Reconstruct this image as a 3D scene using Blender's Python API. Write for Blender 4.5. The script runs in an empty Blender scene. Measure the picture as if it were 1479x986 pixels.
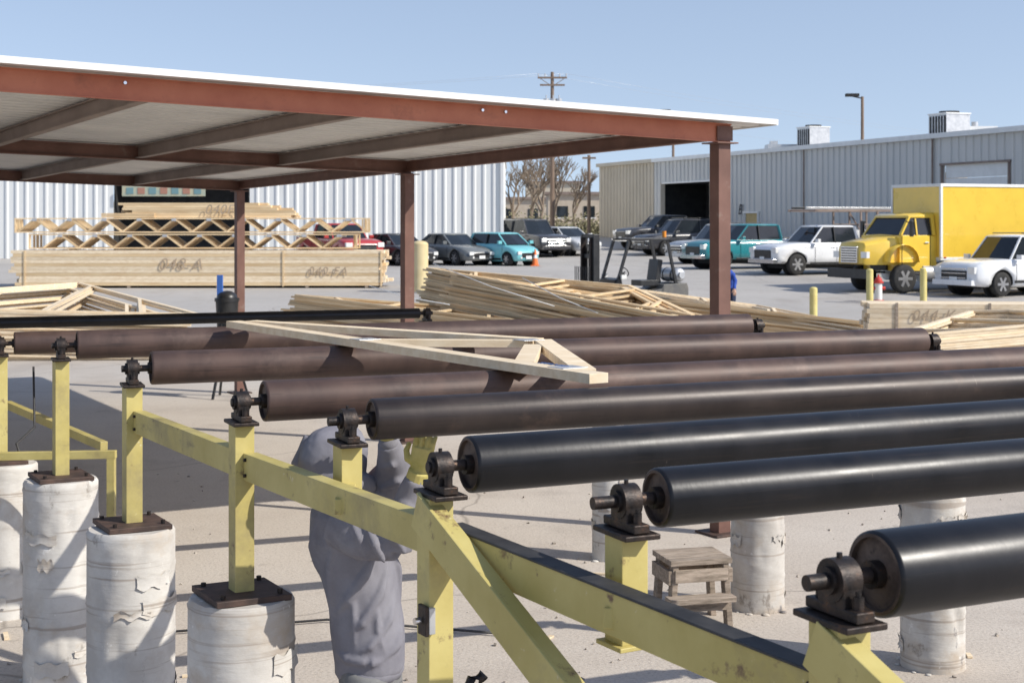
import bpy, bmesh, math, random
from mathutils import Vector, Matrix, noise, Euler
random.seed(7)
V=Vector
sc=bpy.context.scene
R=math.radians
# ------------------------------------------------------------------ helpers
def link(o,parent=None):
    sc.collection.objects.link(o)
    if parent: o.parent=parent
    return o
def empty(name,loc=(0,0,0),rz=0,parent=None):
    o=bpy.data.objects.new(name,None); o.location=loc; o.rotation_euler=(0,0,rz); o.empty_display_size=.2
    return link(o,parent)
def mat(name,c1,c2=None,rough=.6,metal=0.0,scale=4,stretch=(1,1,1),lo=.35,hi=.65,bump=0,bscale=60,bdist=.004,
        island=0,dirt=None,rvar=0,coat=0,detail=5,spec=.5):
    m=bpy.data.materials.new(name); m.use_nodes=True
    nt=m.node_tree; N=nt.nodes; L=nt.links
    b=N['Principled BSDF']; b.inputs['Roughness'].default_value=rough; b.inputs['Metallic'].default_value=metal
    b.inputs['Coat Weight'].default_value=coat; b.inputs['Specular IOR Level'].default_value=spec
    tc=N.new('ShaderNodeTexCoord'); mp=N.new('ShaderNodeMapping'); mp.inputs['Scale'].default_value=stretch
    L.new(tc.outputs['Object'],mp.inputs['Vector'])
    col=None
    if c2:
        n=N.new('ShaderNodeTexNoise'); n.inputs['Scale'].default_value=scale; n.inputs['Detail'].default_value=detail
        n.inputs['Roughness'].default_value=.62
        L.new(mp.outputs[0],n.inputs['Vector'])
        r=N.new('ShaderNodeValToRGB'); r.color_ramp.elements[0].position=lo; r.color_ramp.elements[1].position=hi
        r.color_ramp.elements[0].color=(*c1,1); r.color_ramp.elements[1].color=(*c2,1)
        L.new(n.outputs['Fac'],r.inputs[0]); col=r.outputs[0]
        if rvar:
            mr=N.new('ShaderNodeMapRange'); mr.inputs['To Min'].default_value=max(.05,rough-rvar); mr.inputs['To Max'].default_value=rough+rvar
            L.new(n.outputs['Fac'],mr.inputs[0]); L.new(mr.outputs[0],b.inputs['Roughness'])
    else:
        b.inputs['Base Color'].default_value=(*c1,1)
    if dirt and col:
        for dd in (dirt if isinstance(dirt,list) else [dirt]):
            dc,ds,dlo,dhi=dd[:4]
            n2=N.new('ShaderNodeTexNoise'); n2.inputs['Scale'].default_value=ds; n2.inputs['Detail'].default_value=6; n2.inputs['Roughness'].default_value=.7
            if len(dd)>4:
                mp2=N.new('ShaderNodeMapping'); mp2.inputs['Scale'].default_value=dd[4]; L.new(tc.outputs['Object'],mp2.inputs['Vector']); L.new(mp2.outputs[0],n2.inputs['Vector'])
            else: L.new(tc.outputs['Object'],n2.inputs['Vector'])
            r2=N.new('ShaderNodeMapRange'); r2.inputs['From Min'].default_value=dlo; r2.inputs['From Max'].default_value=dhi
            L.new(n2.outputs['Fac'],r2.inputs[0])
            mx=N.new('ShaderNodeMix'); mx.data_type='RGBA'; L.new(r2.outputs[0],mx.inputs[0]); L.new(col,mx.inputs[6]); mx.inputs[7].default_value=(*dc,1)
            col=mx.outputs[2]
    if island:
        g=N.new('ShaderNodeNewGeometry'); hs=N.new('ShaderNodeHueSaturation')
        mr=N.new('ShaderNodeMapRange'); mr.inputs['To Min'].default_value=1-island; mr.inputs['To Max'].default_value=1+island*.6
        L.new(g.outputs['Random Per Island'],mr.inputs[0]); L.new(mr.outputs[0],hs.inputs['Value'])
        if col: L.new(col,hs.inputs['Color'])
        else: hs.inputs['Color'].default_value=(*c1,1)
        col=hs.outputs[0]
    if col: L.new(col,b.inputs['Base Color'])
    if bump:
        n3=N.new('ShaderNodeTexNoise'); n3.inputs['Scale'].default_value=bscale; n3.inputs['Detail'].default_value=4
        L.new(mp.outputs[0],n3.inputs['Vector'])
        bp=N.new('ShaderNodeBump'); bp.inputs['Strength'].default_value=bump; bp.inputs['Distance'].default_value=bdist
        L.new(n3.outputs['Fac'],bp.inputs['Height']); L.new(bp.outputs[0],b.inputs['Normal'])
    return m
class MB:
    def __init__(s): s.v=[];s.f=[];s.m=[];s.sm=[];s.mats=[]
    def mi(s,m):
        if m not in s.mats: s.mats.append(m)
        return s.mats.index(m)
    def add(s,vs,fs,m,smooth=False):
        o=len(s.v); s.v+= [tuple(v) for v in vs]; k=s.mi(m)
        for f in fs: s.f.append([i+o for i in f]); s.m.append(k); s.sm.append(smooth)
    def box(s,c,sz,m,rot=None):
        c=V(c); h=V(sz)/2
        vs=[V((x*h.x,y*h.y,z*h.z)) for x in(-1,1) for y in(-1,1) for z in(-1,1)]
        if rot is not None:
            if not isinstance(rot,Matrix): rot=Euler(rot).to_matrix()
            vs=[rot@v for v in vs]
        s.add([v+c for v in vs],[(0,1,3,2),(4,6,7,5),(0,4,5,1),(2,3,7,6),(0,2,6,4),(1,5,7,3)],m)
    def bar(s,p1,p2,w,h,m,up=(0,0,1)):
        p1=V(p1);p2=V(p2); t=(p2-p1).normalized(); up=V(up)
        if abs(t.dot(up))>.98: up=V((0,1,0))
        x=t.cross(up).normalized(); y=x.cross(t).normalized()
        vs=[]
        for p in(p1,p2):
            for a,b in((-1,-1),(1,-1),(1,1),(-1,1)): vs.append(p+x*a*w/2+y*b*h/2)
        s.add(vs,[(3,2,1,0),(4,5,6,7),(0,1,5,4),(1,2,6,5),(2,3,7,6),(3,0,4,7)],m)
    def cyl(s,p1,p2,r,m,r2=None,seg=16,caps=True,capm=None):
        p1=V(p1);p2=V(p2); r2=r if r2 is None else r2
        t=(p2-p1).normalized(); up=V((0,0,1)) if abs(t.z)<.9 else V((0,1,0))
        x=t.cross(up).normalized(); y=t.cross(x)
        a=[];b=[]
        for i in range(seg):
            q=2*math.pi*i/seg; d=x*math.cos(q)+y*math.sin(q); a.append(p1+d*r); b.append(p2+d*r2)
        s.add(a+b,[(i,(i+1)%seg,seg+(i+1)%seg,seg+i) for i in range(seg)],m,True)
        if caps:
            s.add(a,[tuple(reversed(range(seg)))],capm or m); s.add(b,[tuple(range(seg))],capm or m)
    def tube(s,pts,rad,m,seg=14,ref=(1,0,0),smooth=True):
        pts=[V(p) for p in pts]; rings=[]; n=len(pts)
        for i,p in enumerate(pts):
            t=(pts[min(i+1,n-1)]-pts[max(i-1,0)]).normalized(); rf=V(ref)
            x=(rf-t*rf.dot(t))
            if x.length<.05: x=V((0,1,0))-t*t.y
            x.normalize(); y=t.cross(x)
            rr=rad[i]; rx,ry=(rr if isinstance(rr,(tuple,list)) else (rr,rr))
            rings.append([p+x*rx*math.cos(2*math.pi*k/seg)+y*ry*math.sin(2*math.pi*k/seg) for k in range(seg)])
        s.loft(rings,m,smooth)
    def loft(s,rings,m,smooth=True,cap=True):
        seg=len(rings[0]); vs=[p for r in rings for p in r]; fs=[]
        for j in range(len(rings)-1):
            for i in range(seg):
                fs.append((j*seg+i,j*seg+(i+1)%seg,(j+1)*seg+(i+1)%seg,(j+1)*seg+i))
        if cap:
            fs.append(tuple(reversed(range(seg)))); fs.append(tuple((len(rings)-1)*seg+i for i in range(seg)))
        s.add(vs,fs,m,smooth)
    def sph(s,c,r,m,seg=14,rot=None):
        c=V(c); r=(r,r,r) if not isinstance(r,(tuple,list)) else r
        vs=[];fs=[];nr=seg//2+1
        for j in range(nr+1):
            ph=math.pi*j/nr
            for i in range(seg):
                th=2*math.pi*i/seg; v=V((r[0]*math.sin(ph)*math.cos(th),r[1]*math.sin(ph)*math.sin(th),r[2]*math.cos(ph)))
                if rot is not None: v=rot@v
                vs.append(v+c)
        for j in range(nr):
            for i in range(seg):
                fs.append((j*seg+i,(j+1)*seg+i,(j+1)*seg+(i+1)%seg,j*seg+(i+1)%seg))
        s.add(vs,fs,m,True)
    def finish(s,name,parent=None,bevel=0,loc=(0,0,0),rot=(0,0,0),bseg=2):
        me=bpy.data.meshes.new(name); me.from_pydata(s.v,[],s.f)
        for m in s.mats: me.materials.append(m)
        me.polygons.foreach_set('material_index',s.m); me.polygons.foreach_set('use_smooth',s.sm); me.update()
        o=bpy.data.objects.new(name,me); o.location=loc; o.rotation_euler=rot; link(o,parent)
        if bevel:
            b=o.modifiers.new('b','BEVEL'); b.width=bevel; b.segments=bseg; b.limit_method='ANGLE'; b.angle_limit=R(50)
        return o
def text(name,body,loc,rot,size,m,parent=None):
    c=bpy.data.curves.new(name,'FONT'); c.body=body; c.size=size; c.extrude=.001; c.shear=.3; c.space_character=1.1; c.materials.append(m)
    o=bpy.data.objects.new(name,c); o.location=loc; o.rotation_euler=rot; return link(o,parent)
def gz(y):
    P=[(-1e5,0),(30,0),(60,.55),(72,.62),(100,1.6),(1e6,1.6)]
    for (a,b),(c,d) in zip(P,P[1:]):
        if y<=c: return b+(d-b)*(y-a)/(c-a)
    return 1.6
# ------------------------------------------------------------------ materials
M={}
M['yellow']=mat('worn_yellow_paint',(.42,.345,.105),(.53,.45,.17),.5,0,3,bump=.25,bscale=25,dirt=[((.27,.22,.11),2.0,.50,.72),((.15,.09,.05),9,.60,.70),((.60,.55,.38),24,.66,.74),((.11,.09,.07),1.1,.62,.74,(1,1,4))],rvar=.1)
M['black_rub']=mat('black_rubber',(.02,.02,.022),(.045,.043,.042),.6,0,12)
M['iron']=mat('dark_cast_iron',(.018,.016,.016),(.05,.035,.028),.5,.5,25,bump=.4,bscale=80,dirt=((.12,.06,.03),30,.6,.75))
M['rustplate']=mat('rusty_plate',(.045,.03,.026),(.10,.06,.045),.65,.2,12,bump=.3,bscale=40)
M['endcap']=mat('rusty_end_cap',(.055,.036,.028),(.17,.12,.09),.7,.1,14,bump=.3,bscale=60,dirt=((.02,.015,.013),20,.6,.7))
def rollmat(name,a,b,rough,sc2,metal=.25,sp=.42,rust=(.13,.085,.065)):
    return mat(name,a,b,rough,metal,2.2,stretch=(1.6,.9,.9),rvar=.12,bump=.14,bscale=30,bdist=.002,spec=sp,
        dirt=[(sc2,5,.56,.72,(.5,14,14)),((.24,.21,.19),22,.72,.80,(.4,2,2)),(rust,2.2,.57,.80),((.19,.16,.14),9,.70,.75,(9,.7,.7)),((.16,.14,.13),60,.70,.78,(.15,3,3))])
RB=[rollmat('roller_steel_brown',(.048,.030,.026),(.10,.062,.050),.52,(.032,.023,.021),.2,.45,(.15,.10,.08)),
    rollmat('roller_steel_dark',(.024,.018,.017),(.048,.036,.032),.43,(.015,.012,.012)),
    rollmat('roller_steel_black',(.0065,.007,.009),(.015,.015,.018),.36,(.026,.021,.020),.2,.36,(.035,.026,.022))]
M['wood']=mat('pine_lumber',(.66,.47,.26),(.80,.62,.38),.7,0,1.2,stretch=(1,6,6),island=.25,bump=.2,bscale=30)
M['wood2']=mat('pine_lumber_pale',(.70,.55,.36),(.82,.69,.50),.7,0,3,stretch=(2,6,6),island=.14,bump=.2,bscale=40,dirt=((.46,.31,.17),16,.70,.78))
M['oldwood']=mat('weathered_wood',(.20,.16,.12),(.42,.34,.27),.85,0,8,stretch=(1,8,8),island=.25,bump=.5,bscale=40)
M['rustred']=mat('red_oxide_beam',(.44,.13,.065),(.55,.19,.10),.55,0,2,dirt=[((.28,.09,.05),3,.55,.8),((.6,.36,.24),14,.68,.76)])
M['brownsteel']=mat('brown_primer_steel',(.13,.062,.045),(.19,.095,.07),.6,0,3,dirt=((.25,.2,.17),6,.6,.85))
M['rafter']=mat('grey_brown_rafter',(.20,.15,.125),(.28,.215,.18),.6,0,2)
M['roofsheet']=mat('galvalume_roof_sheet',(.62,.615,.60),(.74,.73,.70),.5,.1,1.5)
M['white_trim']=mat('white_trim',(.8,.8,.78),(.72,.72,.7),.5,0,3)
M['wallw']=mat('white_wall_panel',(.74,.75,.73),(.80,.80,.77),.5,0,.6,stretch=(1,1,.2),dirt=((.6,.59,.56),1.2,.55,.9,(1,1,.15)))
M['wallg']=mat('light_grey_wall_panel',(.55,.55,.53),(.63,.62,.59),.5,0,.5,stretch=(1,1,.2),dirt=((.45,.44,.41),1.0,.55,.9,(1,1,.12)))
M['wallb']=mat('beige_wall_panel',(.50,.44,.34),(.57,.50,.39),.6,0,.5)
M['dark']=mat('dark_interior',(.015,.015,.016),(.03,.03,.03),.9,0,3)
M['tyre']=mat('tyre_rubber',(.018,.018,.018),(.035,.033,.031),.85,0,10)
M['rim']=mat('alloy_rim',(.45,.45,.46),(.6,.6,.6),.3,.7,5)
M['glass']=mat('vehicle_glass',(.012,.016,.02),(.02,.025,.03),.06,0,2,spec=.6)
M['lamp']=mat('lamp_lens',(.75,.75,.72),(.85,.85,.82),.12,.1,5)
M['taillamp']=mat('tail_lamp_red',(.35,.01,.01),(.45,.02,.02),.2,0,5)
M['chrome']=mat('chrome_trim',(.6,.6,.62),(.7,.7,.7),.18,.9,5)
M['blackp']=mat('black_paint',(.012,.012,.013),(.03,.03,.03),.4,0,5)
M['alu']=mat('galvanised_metal',(.45,.46,.47),(.62,.62,.62),.38,.5,5)
M['pole']=mat('weathered_pole_wood',(.16,.11,.08),(.25,.18,.13),.85,0,3,stretch=(6,6,.5))
M['ink']=mat('marker_ink',(.33,.25,.17),(.46,.36,.26),.8,0,6)
M['tree']=mat('bare_bark',(.16,.12,.09),(.28,.22,.16),.9,0,3)
M['hill']=mat('desert_hill',(.30,.25,.19),(.20,.19,.12),.95,0,.08,detail=10)
M['stucco']=mat('tan_stucco',(.48,.40,.31),(.55,.47,.37),.9,0,2)
M['stone']=mat('rock_wall_stone',(.26,.21,.16),(.52,.45,.36),.9,0,3,detail=4)
def paint(name,c,rough=.28):
    d=tuple(x*.88 for x in c); return mat(name,d,c,rough,.0,1.5,coat=.7,rvar=.04)
def nodeset(name,rough):
    m=bpy.data.materials.new(name); m.use_nodes=True; nt=m.node_tree; N=nt.nodes; L=nt.links; b=N['Principled BSDF']
    b.inputs['Roughness'].default_value=rough; b.inputs['Specular IOR Level'].default_value=.25
    tc=N.new('ShaderNodeTexCoord')
    def noi(scale,d=6,r=.62,st=(1,1,1),off=(0,0,0)):
        mp=N.new('ShaderNodeMapping'); mp.inputs['Scale'].default_value=st; mp.inputs['Location'].default_value=off; L.new(tc.outputs['Object'],mp.inputs[0])
        n=N.new('ShaderNodeTexNoise'); n.inputs['Scale'].default_value=scale; n.inputs['Detail'].default_value=d; n.inputs['Roughness'].default_value=r
        L.new(mp.outputs[0],n.inputs['Vector']); return n.outputs[0]
    def rng(s,a,b2,c=0,d=1):
        r=N.new('ShaderNodeMapRange'); r.inputs['From Min'].default_value=a; r.inputs['From Max'].default_value=b2; r.inputs['To Min'].default_value=c; r.inputs['To Max'].default_value=d; L.new(s,r.inputs[0]); return r.outputs[0]
    def mix(f,a,c):
        x=N.new('ShaderNodeMix'); x.data_type='RGBA'; L.new(f,x.inputs[0])
        for i,q in((6,a),(7,c)):
            if isinstance(q,tuple): x.inputs[i].default_value=(*q,1)
            else: L.new(q,x.inputs[i])
        return x.outputs[2]
    return m,N,L,b,tc,noi,rng,mix
def colmat(k):
    m,N,L,b,tc,noi,rng,mix=nodeset('formed_concrete_column',.85)
    o=(k*3.7,k*1.9,k*5.3)
    c=mix(rng(noi(2.6,6,.65,(1,1,1),o),.38,.62),(.62,.595,.55),(.47,.44,.40))
    c=mix(rng(noi(2.2,6,.65,(1,1,1.3),o),.52,.66,0,.85),c,(.44,.36,.275))
    c=mix(rng(noi(1.5,3,.6,(.4,.4,16),o),.57,.63,0,.75),c,(.33,.28,.235))
    c=mix(rng(noi(5,7,.72,(1,1,.6),o),.60,.67,0,.8),c,(.22,.19,.16))
    c=mix(rng(noi(2.2,6,.68,(1,1,.55),o),.62,.67,0,.9),c,(.085,.085,.10))
    c=mix(rng(noi(9,5,.7,(1,1,1),o),.64,.70,0,.8),c,(.74,.72,.68))
    L.new(c,b.inputs['Base Color'])
    bp=N.new('ShaderNodeBump'); bp.inputs['Strength'].default_value=.5; bp.inputs['Distance'].default_value=.005
    L.new(noi(12,5,.6,(1,1,3)),bp.inputs['Height']); L.new(bp.outputs[0],b.inputs['Normal'])
    return m
COLM=[colmat(k) for k in range(4)]; M['col']=COLM[0]
def groundmat():
    m,N,L,b,tc,noi,rng,mix=nodeset('yard_ground',.9)
    near=mix(rng(noi(.35),.35,.65),(.475,.415,.35),(.54,.485,.42))
    far=mix(rng(noi(.12),.35,.65),(.37,.355,.335),(.44,.42,.395))
    sp=N.new('ShaderNodeSeparateXYZ'); L.new(tc.outputs['Object'],sp.inputs[0])
    ad=N.new('ShaderNodeMath'); ad.operation='MULTIPLY_ADD'; L.new(noi(.15),ad.inputs[0]); ad.inputs[1].default_value=14; L.new(sp.outputs['Y'],ad.inputs[2])
    c=mix(rng(ad.outputs[0],27,40),near,far)
    c=mix(rng(noi(1.1,8,.7),.52,.75,0,.6),c,(.32,.275,.235))
    c=mix(rng(noi(.5,5,.6,(1,.25,1)),.58,.70,0,.45),c,(.27,.24,.215))
    c=mix(rng(noi(6,5,.7),.62,.72,0,.5),c,(.27,.23,.195))
    c=mix(rng(noi(2.0,6,.7,(1,1,1),(9,4,0)),.66,.72,0,.6),c,(.17,.15,.135))
    c=mix(rng(noi(45,2,.6),.50,.75,0,.6),c,(.26,.22,.185))
    c=mix(rng(noi(70,2,.6),.6,.8,0,.5),c,(.72,.67,.60))
    nz=N.new('ShaderNodeTexNoise'); nz.inputs['Scale'].default_value=1.4; L.new(tc.outputs['Object'],nz.inputs['Vector'])
    mx=N.new('ShaderNodeMix'); mx.data_type='RGBA'; mx.inputs[0].default_value=.25; L.new(tc.outputs['Object'],mx.inputs[6]); L.new(nz.outputs['Color'],mx.inputs[7])
    vo=N.new('ShaderNodeTexVoronoi'); vo.feature='DISTANCE_TO_EDGE'; vo.inputs['Scale'].default_value=.22; L.new(mx.outputs[2],vo.inputs['Vector'])
    c=mix(rng(vo.outputs['Distance'],.0,.0035,.6,0),c,(.17,.145,.125))
    L.new(c,b.inputs['Base Color'])
    bp=N.new('ShaderNodeBump'); bp.inputs['Strength'].default_value=.5; bp.inputs['Distance'].default_value=.01
    L.new(noi(40,5),bp.inputs['Height']); L.new(bp.outputs[0],b.inputs['Normal'])
    return m
# ------------------------------------------------------------------ ground
mb=MB(); xs=[-3000,-300,-60,-30,-15,0,15,30,60,300,3000]; ys=[-300,-30,0,30,33,40,50,60,66,72,80,90,100,130,300,3000]
mb.add([(x,y,gz(y)) for y in ys for x in xs],[(j*len(xs)+i,j*len(xs)+i+1,(j+1)*len(xs)+i+1,(j+1)*len(xs)+i) for j in range(len(ys)-1) for i in range(len(xs)-1)],groundmat())
mb.finish('ground')
pm=mat('faded_line_paint',(.62,.60,.50),(.46,.43,.38),.8,0,4)
mb=MB()
for i in range(7):
    x=-8.6+i*2.45; y0,y1=66,70.5
    mb.add([(x,y0,gz(y0)+.006),(x+.12,y0,gz(y0)+.006),(x-1.3,y1,gz(y1)+.006),(x-1.42,y1,gz(y1)+.006)],[(0,1,2,3)],pm)
for i in range(8):
    x,y=9.2+i*1.15,61.5-i*3.1
    a=V((x,y,0)); d=V((.914,.407,0))*5; n=V((-.407,.914,0))*.12
    q=[a,a+d,a+d+n,a+n]; mb.add([(p.x,p.y,gz(p.y)+.01) for p in q],[(0,1,2,3)],pm)
mb.finish('parking_bay_line')
mb=MB(); gm=mat('gravel_bits',(.22,.18,.15),(.5,.45,.38),.9,0,5,island=.4)
for k in range(420):
    y=random.uniform(4.5,16); x=random.uniform(-.45,.45)*y; s=random.uniform(.004,.016)
    mb.box((x,y,s*.4),(s*random.uniform(1,2.2),s,s*.9),gm,(random.random(),random.random(),random.random()*3))
for k in range(16):
    y=random.uniform(6,15); x=random.uniform(-.35,.4)*y; mb.box((x,y,.008),(random.uniform(.06,.2),.03,.012),M['wood2'],(0,0,random.random()*3))
mb.finish('gravel_debris')
# ------------------------------------------------------------------ rollers
def roller(bx,by,zc,r,ang,L,tint,bearing=True,stub=.05):
    d=V((math.cos(R(ang)),math.sin(R(ang)),0)); e=empty('conveyor_roller',(bx,by,zc),R(ang))
    s=.085; mb=MB(); seg=56; m=RB[tint]
    rings=[]; ro_=random.random()*6.28
    for x,rr in((s,r-.006),(s+.004,r-.001),(s+.01,r),(s+L*.25,r),(s+L*.5,r),(s+L*.75,r),(s+L-.01,r),(s+L-.004,r-.001),(s+L,r-.006)):
        rings.append([(x,rr*math.cos(2*math.pi*k/seg),rr*math.sin(2*math.pi*k/seg)) for k in range(seg)])
    mb.loft(rings,m,True,False)
    for x0,x1 in((s,s+.012),(s+L,s+L-.012)):
        ro=[(x0,(r-.006)*math.cos(2*math.pi*k/seg),(r-.006)*math.sin(2*math.pi*k/seg)) for k in range(seg)]
        ri=[(x0,(r-.013)*math.cos(2*math.pi*k/seg),(r-.013)*math.sin(2*math.pi*k/seg)) for k in range(seg)]
        rr=[(x1,(r-.014)*math.cos(2*math.pi*k/seg),(r-.014)*math.sin(2*math.pi*k/seg)) for k in range(seg)]
        mb.loft([ro,ri,rr],M['endcap'],False,False); mb.add(rr,[tuple(range(seg))],M['endcap'])
    sh=mb.finish('roller_shell',e); sh.rotation_euler=(ro_,0,0)
    mb=MB()
    mb.cyl((-stub-.02,0,0),(s+.02,0,0),.016,M['iron'],seg=20)
    mb.cyl((s-.012,0,0),(s+.011,0,0),.028,M['iron'],seg=20)
    mb.cyl((s+L,0,0),(s+L+.12,0,0),.016,M['iron'],seg=20)
    for x in(0,s+L+.07):
        mb.box((x,0,-.058),(.045,.16,.022),M['iron'])
        mb.cyl((x-.024,0,0),(x+.024,0,0),.043,M['iron'],seg=24)
        mb.box((x,0,-.03),(.044,.082,.045),M['iron'])
        mb.cyl((x-.033,0,0),(x+.033,0,0),.027,M['iron'],seg=20)
        for yy in(-.058,.058):
            mb.cyl((x,yy,-.05),(x,yy,-.022),.012,M['iron'],seg=6); mb.cyl((x,yy,-.022),(x,yy,-.012),.006,M['iron'],seg=8)
        mb.box((x,0,-.078),(.10,.17,.014),M['iron'])
        mb.cyl((x,0,.04),(x,0,.052),.006,M['iron'],seg=8)
    mb.finish('bearing_block',e,bevel=.003)
    return V((bx,by,0)),V((bx,by,0))+d*(s+L+.07)
rol=[(-4.25,11.6,1.80,.045,21,3.6,2,.05),(-3.40,9.83,1.79,.075,21,4.3,0,.05),(-2.55,8.36,1.9,.08,21.0,4.35,0,.03),(-1.81,7.05,1.9,.08,20.8,4.42,0,.03),
 (-1.05,5.74,1.9,.08,24,4.5,0,.02),(-.575,5.17,1.905,.073,23.0,4.6,1,.05),(-.205,4.23,1.9,.082,25.3,4.6,2,.02),(.285,3.69,1.905,.075,24.8,4.6,2,.075),(.642,2.9,1.9,.086,26,4.6,2,.06)]
ends=[roller(*q[:7],stub=q[7]) for q in rol]
# ------------------------------------------------------------------ columns
cn=[0]
def column(x,y,r,h):
    mb=MB(); seg=56; n=60; rings=[]; cm=COLM[cn[0]%4]; cn[0]+=1
    ph=random.random()*10
    for j in range(n+1):
        z=h*j/n; ring=[]
        for k in range(seg):
            a=2*math.pi*k/seg; p=V((math.cos(a),math.sin(a),0))
            sp=((z*3.1+a/(2*math.pi)+ph)%1)
            rr=r*(1+.008*(noise.noise(V((p.x*2,p.y*2,z*3+ph)))))+(.004 if sp<.06 else 0)
            chip=max(0,noise.noise(V((p.x*3+ph,p.y*3,z*4)))-.25)*.03
            rr-=chip
            if j==n: rr-=.010
            ring.append((p.x*rr,p.y*rr,z-(.008*abs(noise.noise(V((p.x*5,p.y*5,ph)))) if j==n else 0)))
        rings.append(ring)
    mb.loft(rings,cm,True,False)
    top=[(p[0],p[1],p[2]) for p in rings[-1]]; mb.add(top,[tuple(range(seg))],cm)
    for q in range(9):
        a0=random.uniform(0,6.28); w=random.uniform(.3,1.2); z0=random.uniform(.05,h-.2); hh=random.uniform(.02,.09); rs=[]
        for j in range(5):
            rs.append([( (r+.006+.010*random.random()*(j in(0,4)))*math.cos(a0+w*k/10),(r+.006+.010*random.random()*(k in(0,10)))*math.sin(a0+w*k/10), z0+hh*j/4+.01*math.sin(k*1.3+q)) for k in range(11)])
        vs=[p for rr in rs for p in rr]
        mb.add(vs,[(j*11+k,j*11+k+1,(j+1)*11+k+1,(j+1)*11+k) for j in range(4) for k in range(10)],COLM[(cn[0]+1)%4],True)
    for k in range(10):
        a=random.uniform(0,6.28); s=random.uniform(.008,.02); mb.sph(((r+.02)*math.cos(a),(r+.02)*math.sin(a),.003),(s*1.5,s*1.5,s*.5),cm,8)
    return mb.finish('concrete_column',loc=(x,y,0),rot=(0,0,random.random()*6))
def post(mb,x,y,z0,z1,w=.078,ang=30):
    mb.box((x,y,(z0+z1)/2),(w,w,z1-z0),M['yellow'],(0,0,R(ang)))
LA=30.3
def plate(mb,x,y,z,s,ang=LA):
    mb.box((x,y,z+.012),(s,s,.024),M['rustplate'],(0.01,0.015,R(ang)))
    for i in(-1,1):
        for j in(-1,1):
            o=Matrix.Rotation(R(ang),3,'Z')@V((i*s*.38,j*s*.38,0)); mb.cyl((x+o.x,y+o.y,z+.02),(x+o.x,y+o.y,z+.04),.011,M['iron'],seg=6)
S=[V(q[:2]) for q in rol]
for x,y,h in((-2.55,8.36,1.15),(-1.81,7.03,1.15),(-1.05,5.74,1.15)): column(x,y,.205,h)
column(-3.36,9.83,.20,1.0)
for i,rr in((1,.14),(2,.18),(3,.185),(4,.185),(5,.185),(6,.185),(7,.185)):
    e=ends[i][1]; column(e.x,e.y,rr,1.15 if i>1 else 1.05)
mb=MB()
for i in(2,3,4): x,y=S[i]; post(mb,x,y,1.15,1.815); plate(mb,x,y,1.15,.30)
x,y=S[1]; post(mb,x,y,1.0,1.705); plate(mb,x,y,1.0,.3)
x,y=S[0]; post(mb,x,y,0,1.72,.06)
post(mb,-3.62,10.4,.0,1.66,.05)
post(mb,S[6].x-.015,S[6].y,0,1.815); post(mb,S[8].x,S[8].y,0,1.815,.085)
post(mb,S[5].x,S[5].y,1.64,1.82); post(mb,S[7].x,S[7].y,1.555,1.82,.078)
mb.box((S[7].x,S[7].y,1.55),(.11,.11,.012),M['yellow'],(0,0,R(30)))
for i in range(9):
    e=ends[i][1]; zt=1.72 if i<2 else 1.815
    if i==0: post(mb,e.x,e.y,0,zt,.07); plate(mb,e.x,e.y,0,.3)
    elif i==8: post(mb,e.x,e.y,0,zt)
    else: post(mb,e.x,e.y,1.05 if i==1 else 1.15,zt); plate(mb,e.x,e.y,1.05 if i==1 else 1.15,.28)
T={3:1.70,4:1.705,6:1.735,8:1.695}
pts=[(S[i].x,S[i].y,T[i]) for i in(3,4,6,8)]
ld=V((.51,-.86,0)); side=V((-.86,-.51,0))
for a,b in zip(pts,pts[1:]):
    a=V(a)-V((0,0,.05));b=V(b)-V((0,0,.05)); t=(b-a).normalized()
    a2=a+t*.04; b2=b-t*.04
    mb.bar(a2,b2,.012,.096,M['yellow']); 
    mb.bar(a2+V((0,0,.048))-side*.022,b2+V((0,0,.048))-side*.022,.056,.008,M['yellow']); mb.bar(a2-V((0,0,.048))-side*.022,b2-V((0,0,.048))-side*.022,.056,.008,M['yellow'])
    if a.y<4.5: mb.bar(a2+V((0,0,.056))-side*.02,b2+V((0,0,.056))-side*.02,.062,.007,M['black_rub'])
    for q in(a2+t*.03,b2-t*.03):
        for dz in(-.03,.03): mb.cyl(q+side*.005+V((0,0,dz)),q+side*.016+V((0,0,dz)),.008,M['iron'],seg=6)
a=V(pts[-1])-V((0,0,.05)); mb.bar(a+ld*.05,a+ld*1.5,.05,.096,M['yellow'])
def brace(x,y,z0,s,m_):
    p=V((x,y,z0))+side*.046; q=p+ld*s+V((0,0,-m_*s)); mb.bar(p-ld*.03,q,.012,.105,M['yellow']); 
    mb.bar(p-ld*.03-side*.025+V((0,0,.048)),q-side*.025+V((0,0,.048)),.05,.008,M['yellow'])
brace(S[6].x-.015,S[6].y,1.775,1.55,.43); brace(S[8].x,S[8].y,1.775,1.5,.43)
for i,yb in((5,4.85),(7,3.52)):
    p=S[i]; tgt=V((S[4].x+(S[6].x-S[4].x)*((S[4].y-yb)/(S[4].y-S[6].y)),yb,1.665)) if i==5 else V((S[6].x+(S[8].x-S[6].x)*((S[6].y-yb)/(S[6].y-S[8].y)),yb,1.655))
    mb.bar((p.x,p.y,1.665 if i==5 else 1.64),tgt,.06,.05,M['yellow'])
mb.bar((-3.45,9.45,1.10),(-2.53,9.45,1.115),.05,.05,M['yellow']); mb.bar((-3.75,11.0,1.24),(-2.62,9.5,1.16),.05,.055,M['yellow'])
mb.bar((-4.2,11.5,1.1),(-3.45,9.45,1.1),.05,.05,M['yellow']); mb.bar((-2.56,9.45,0),(-2.56,9.45,1.09),.05,.05,M['yellow'])
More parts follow.
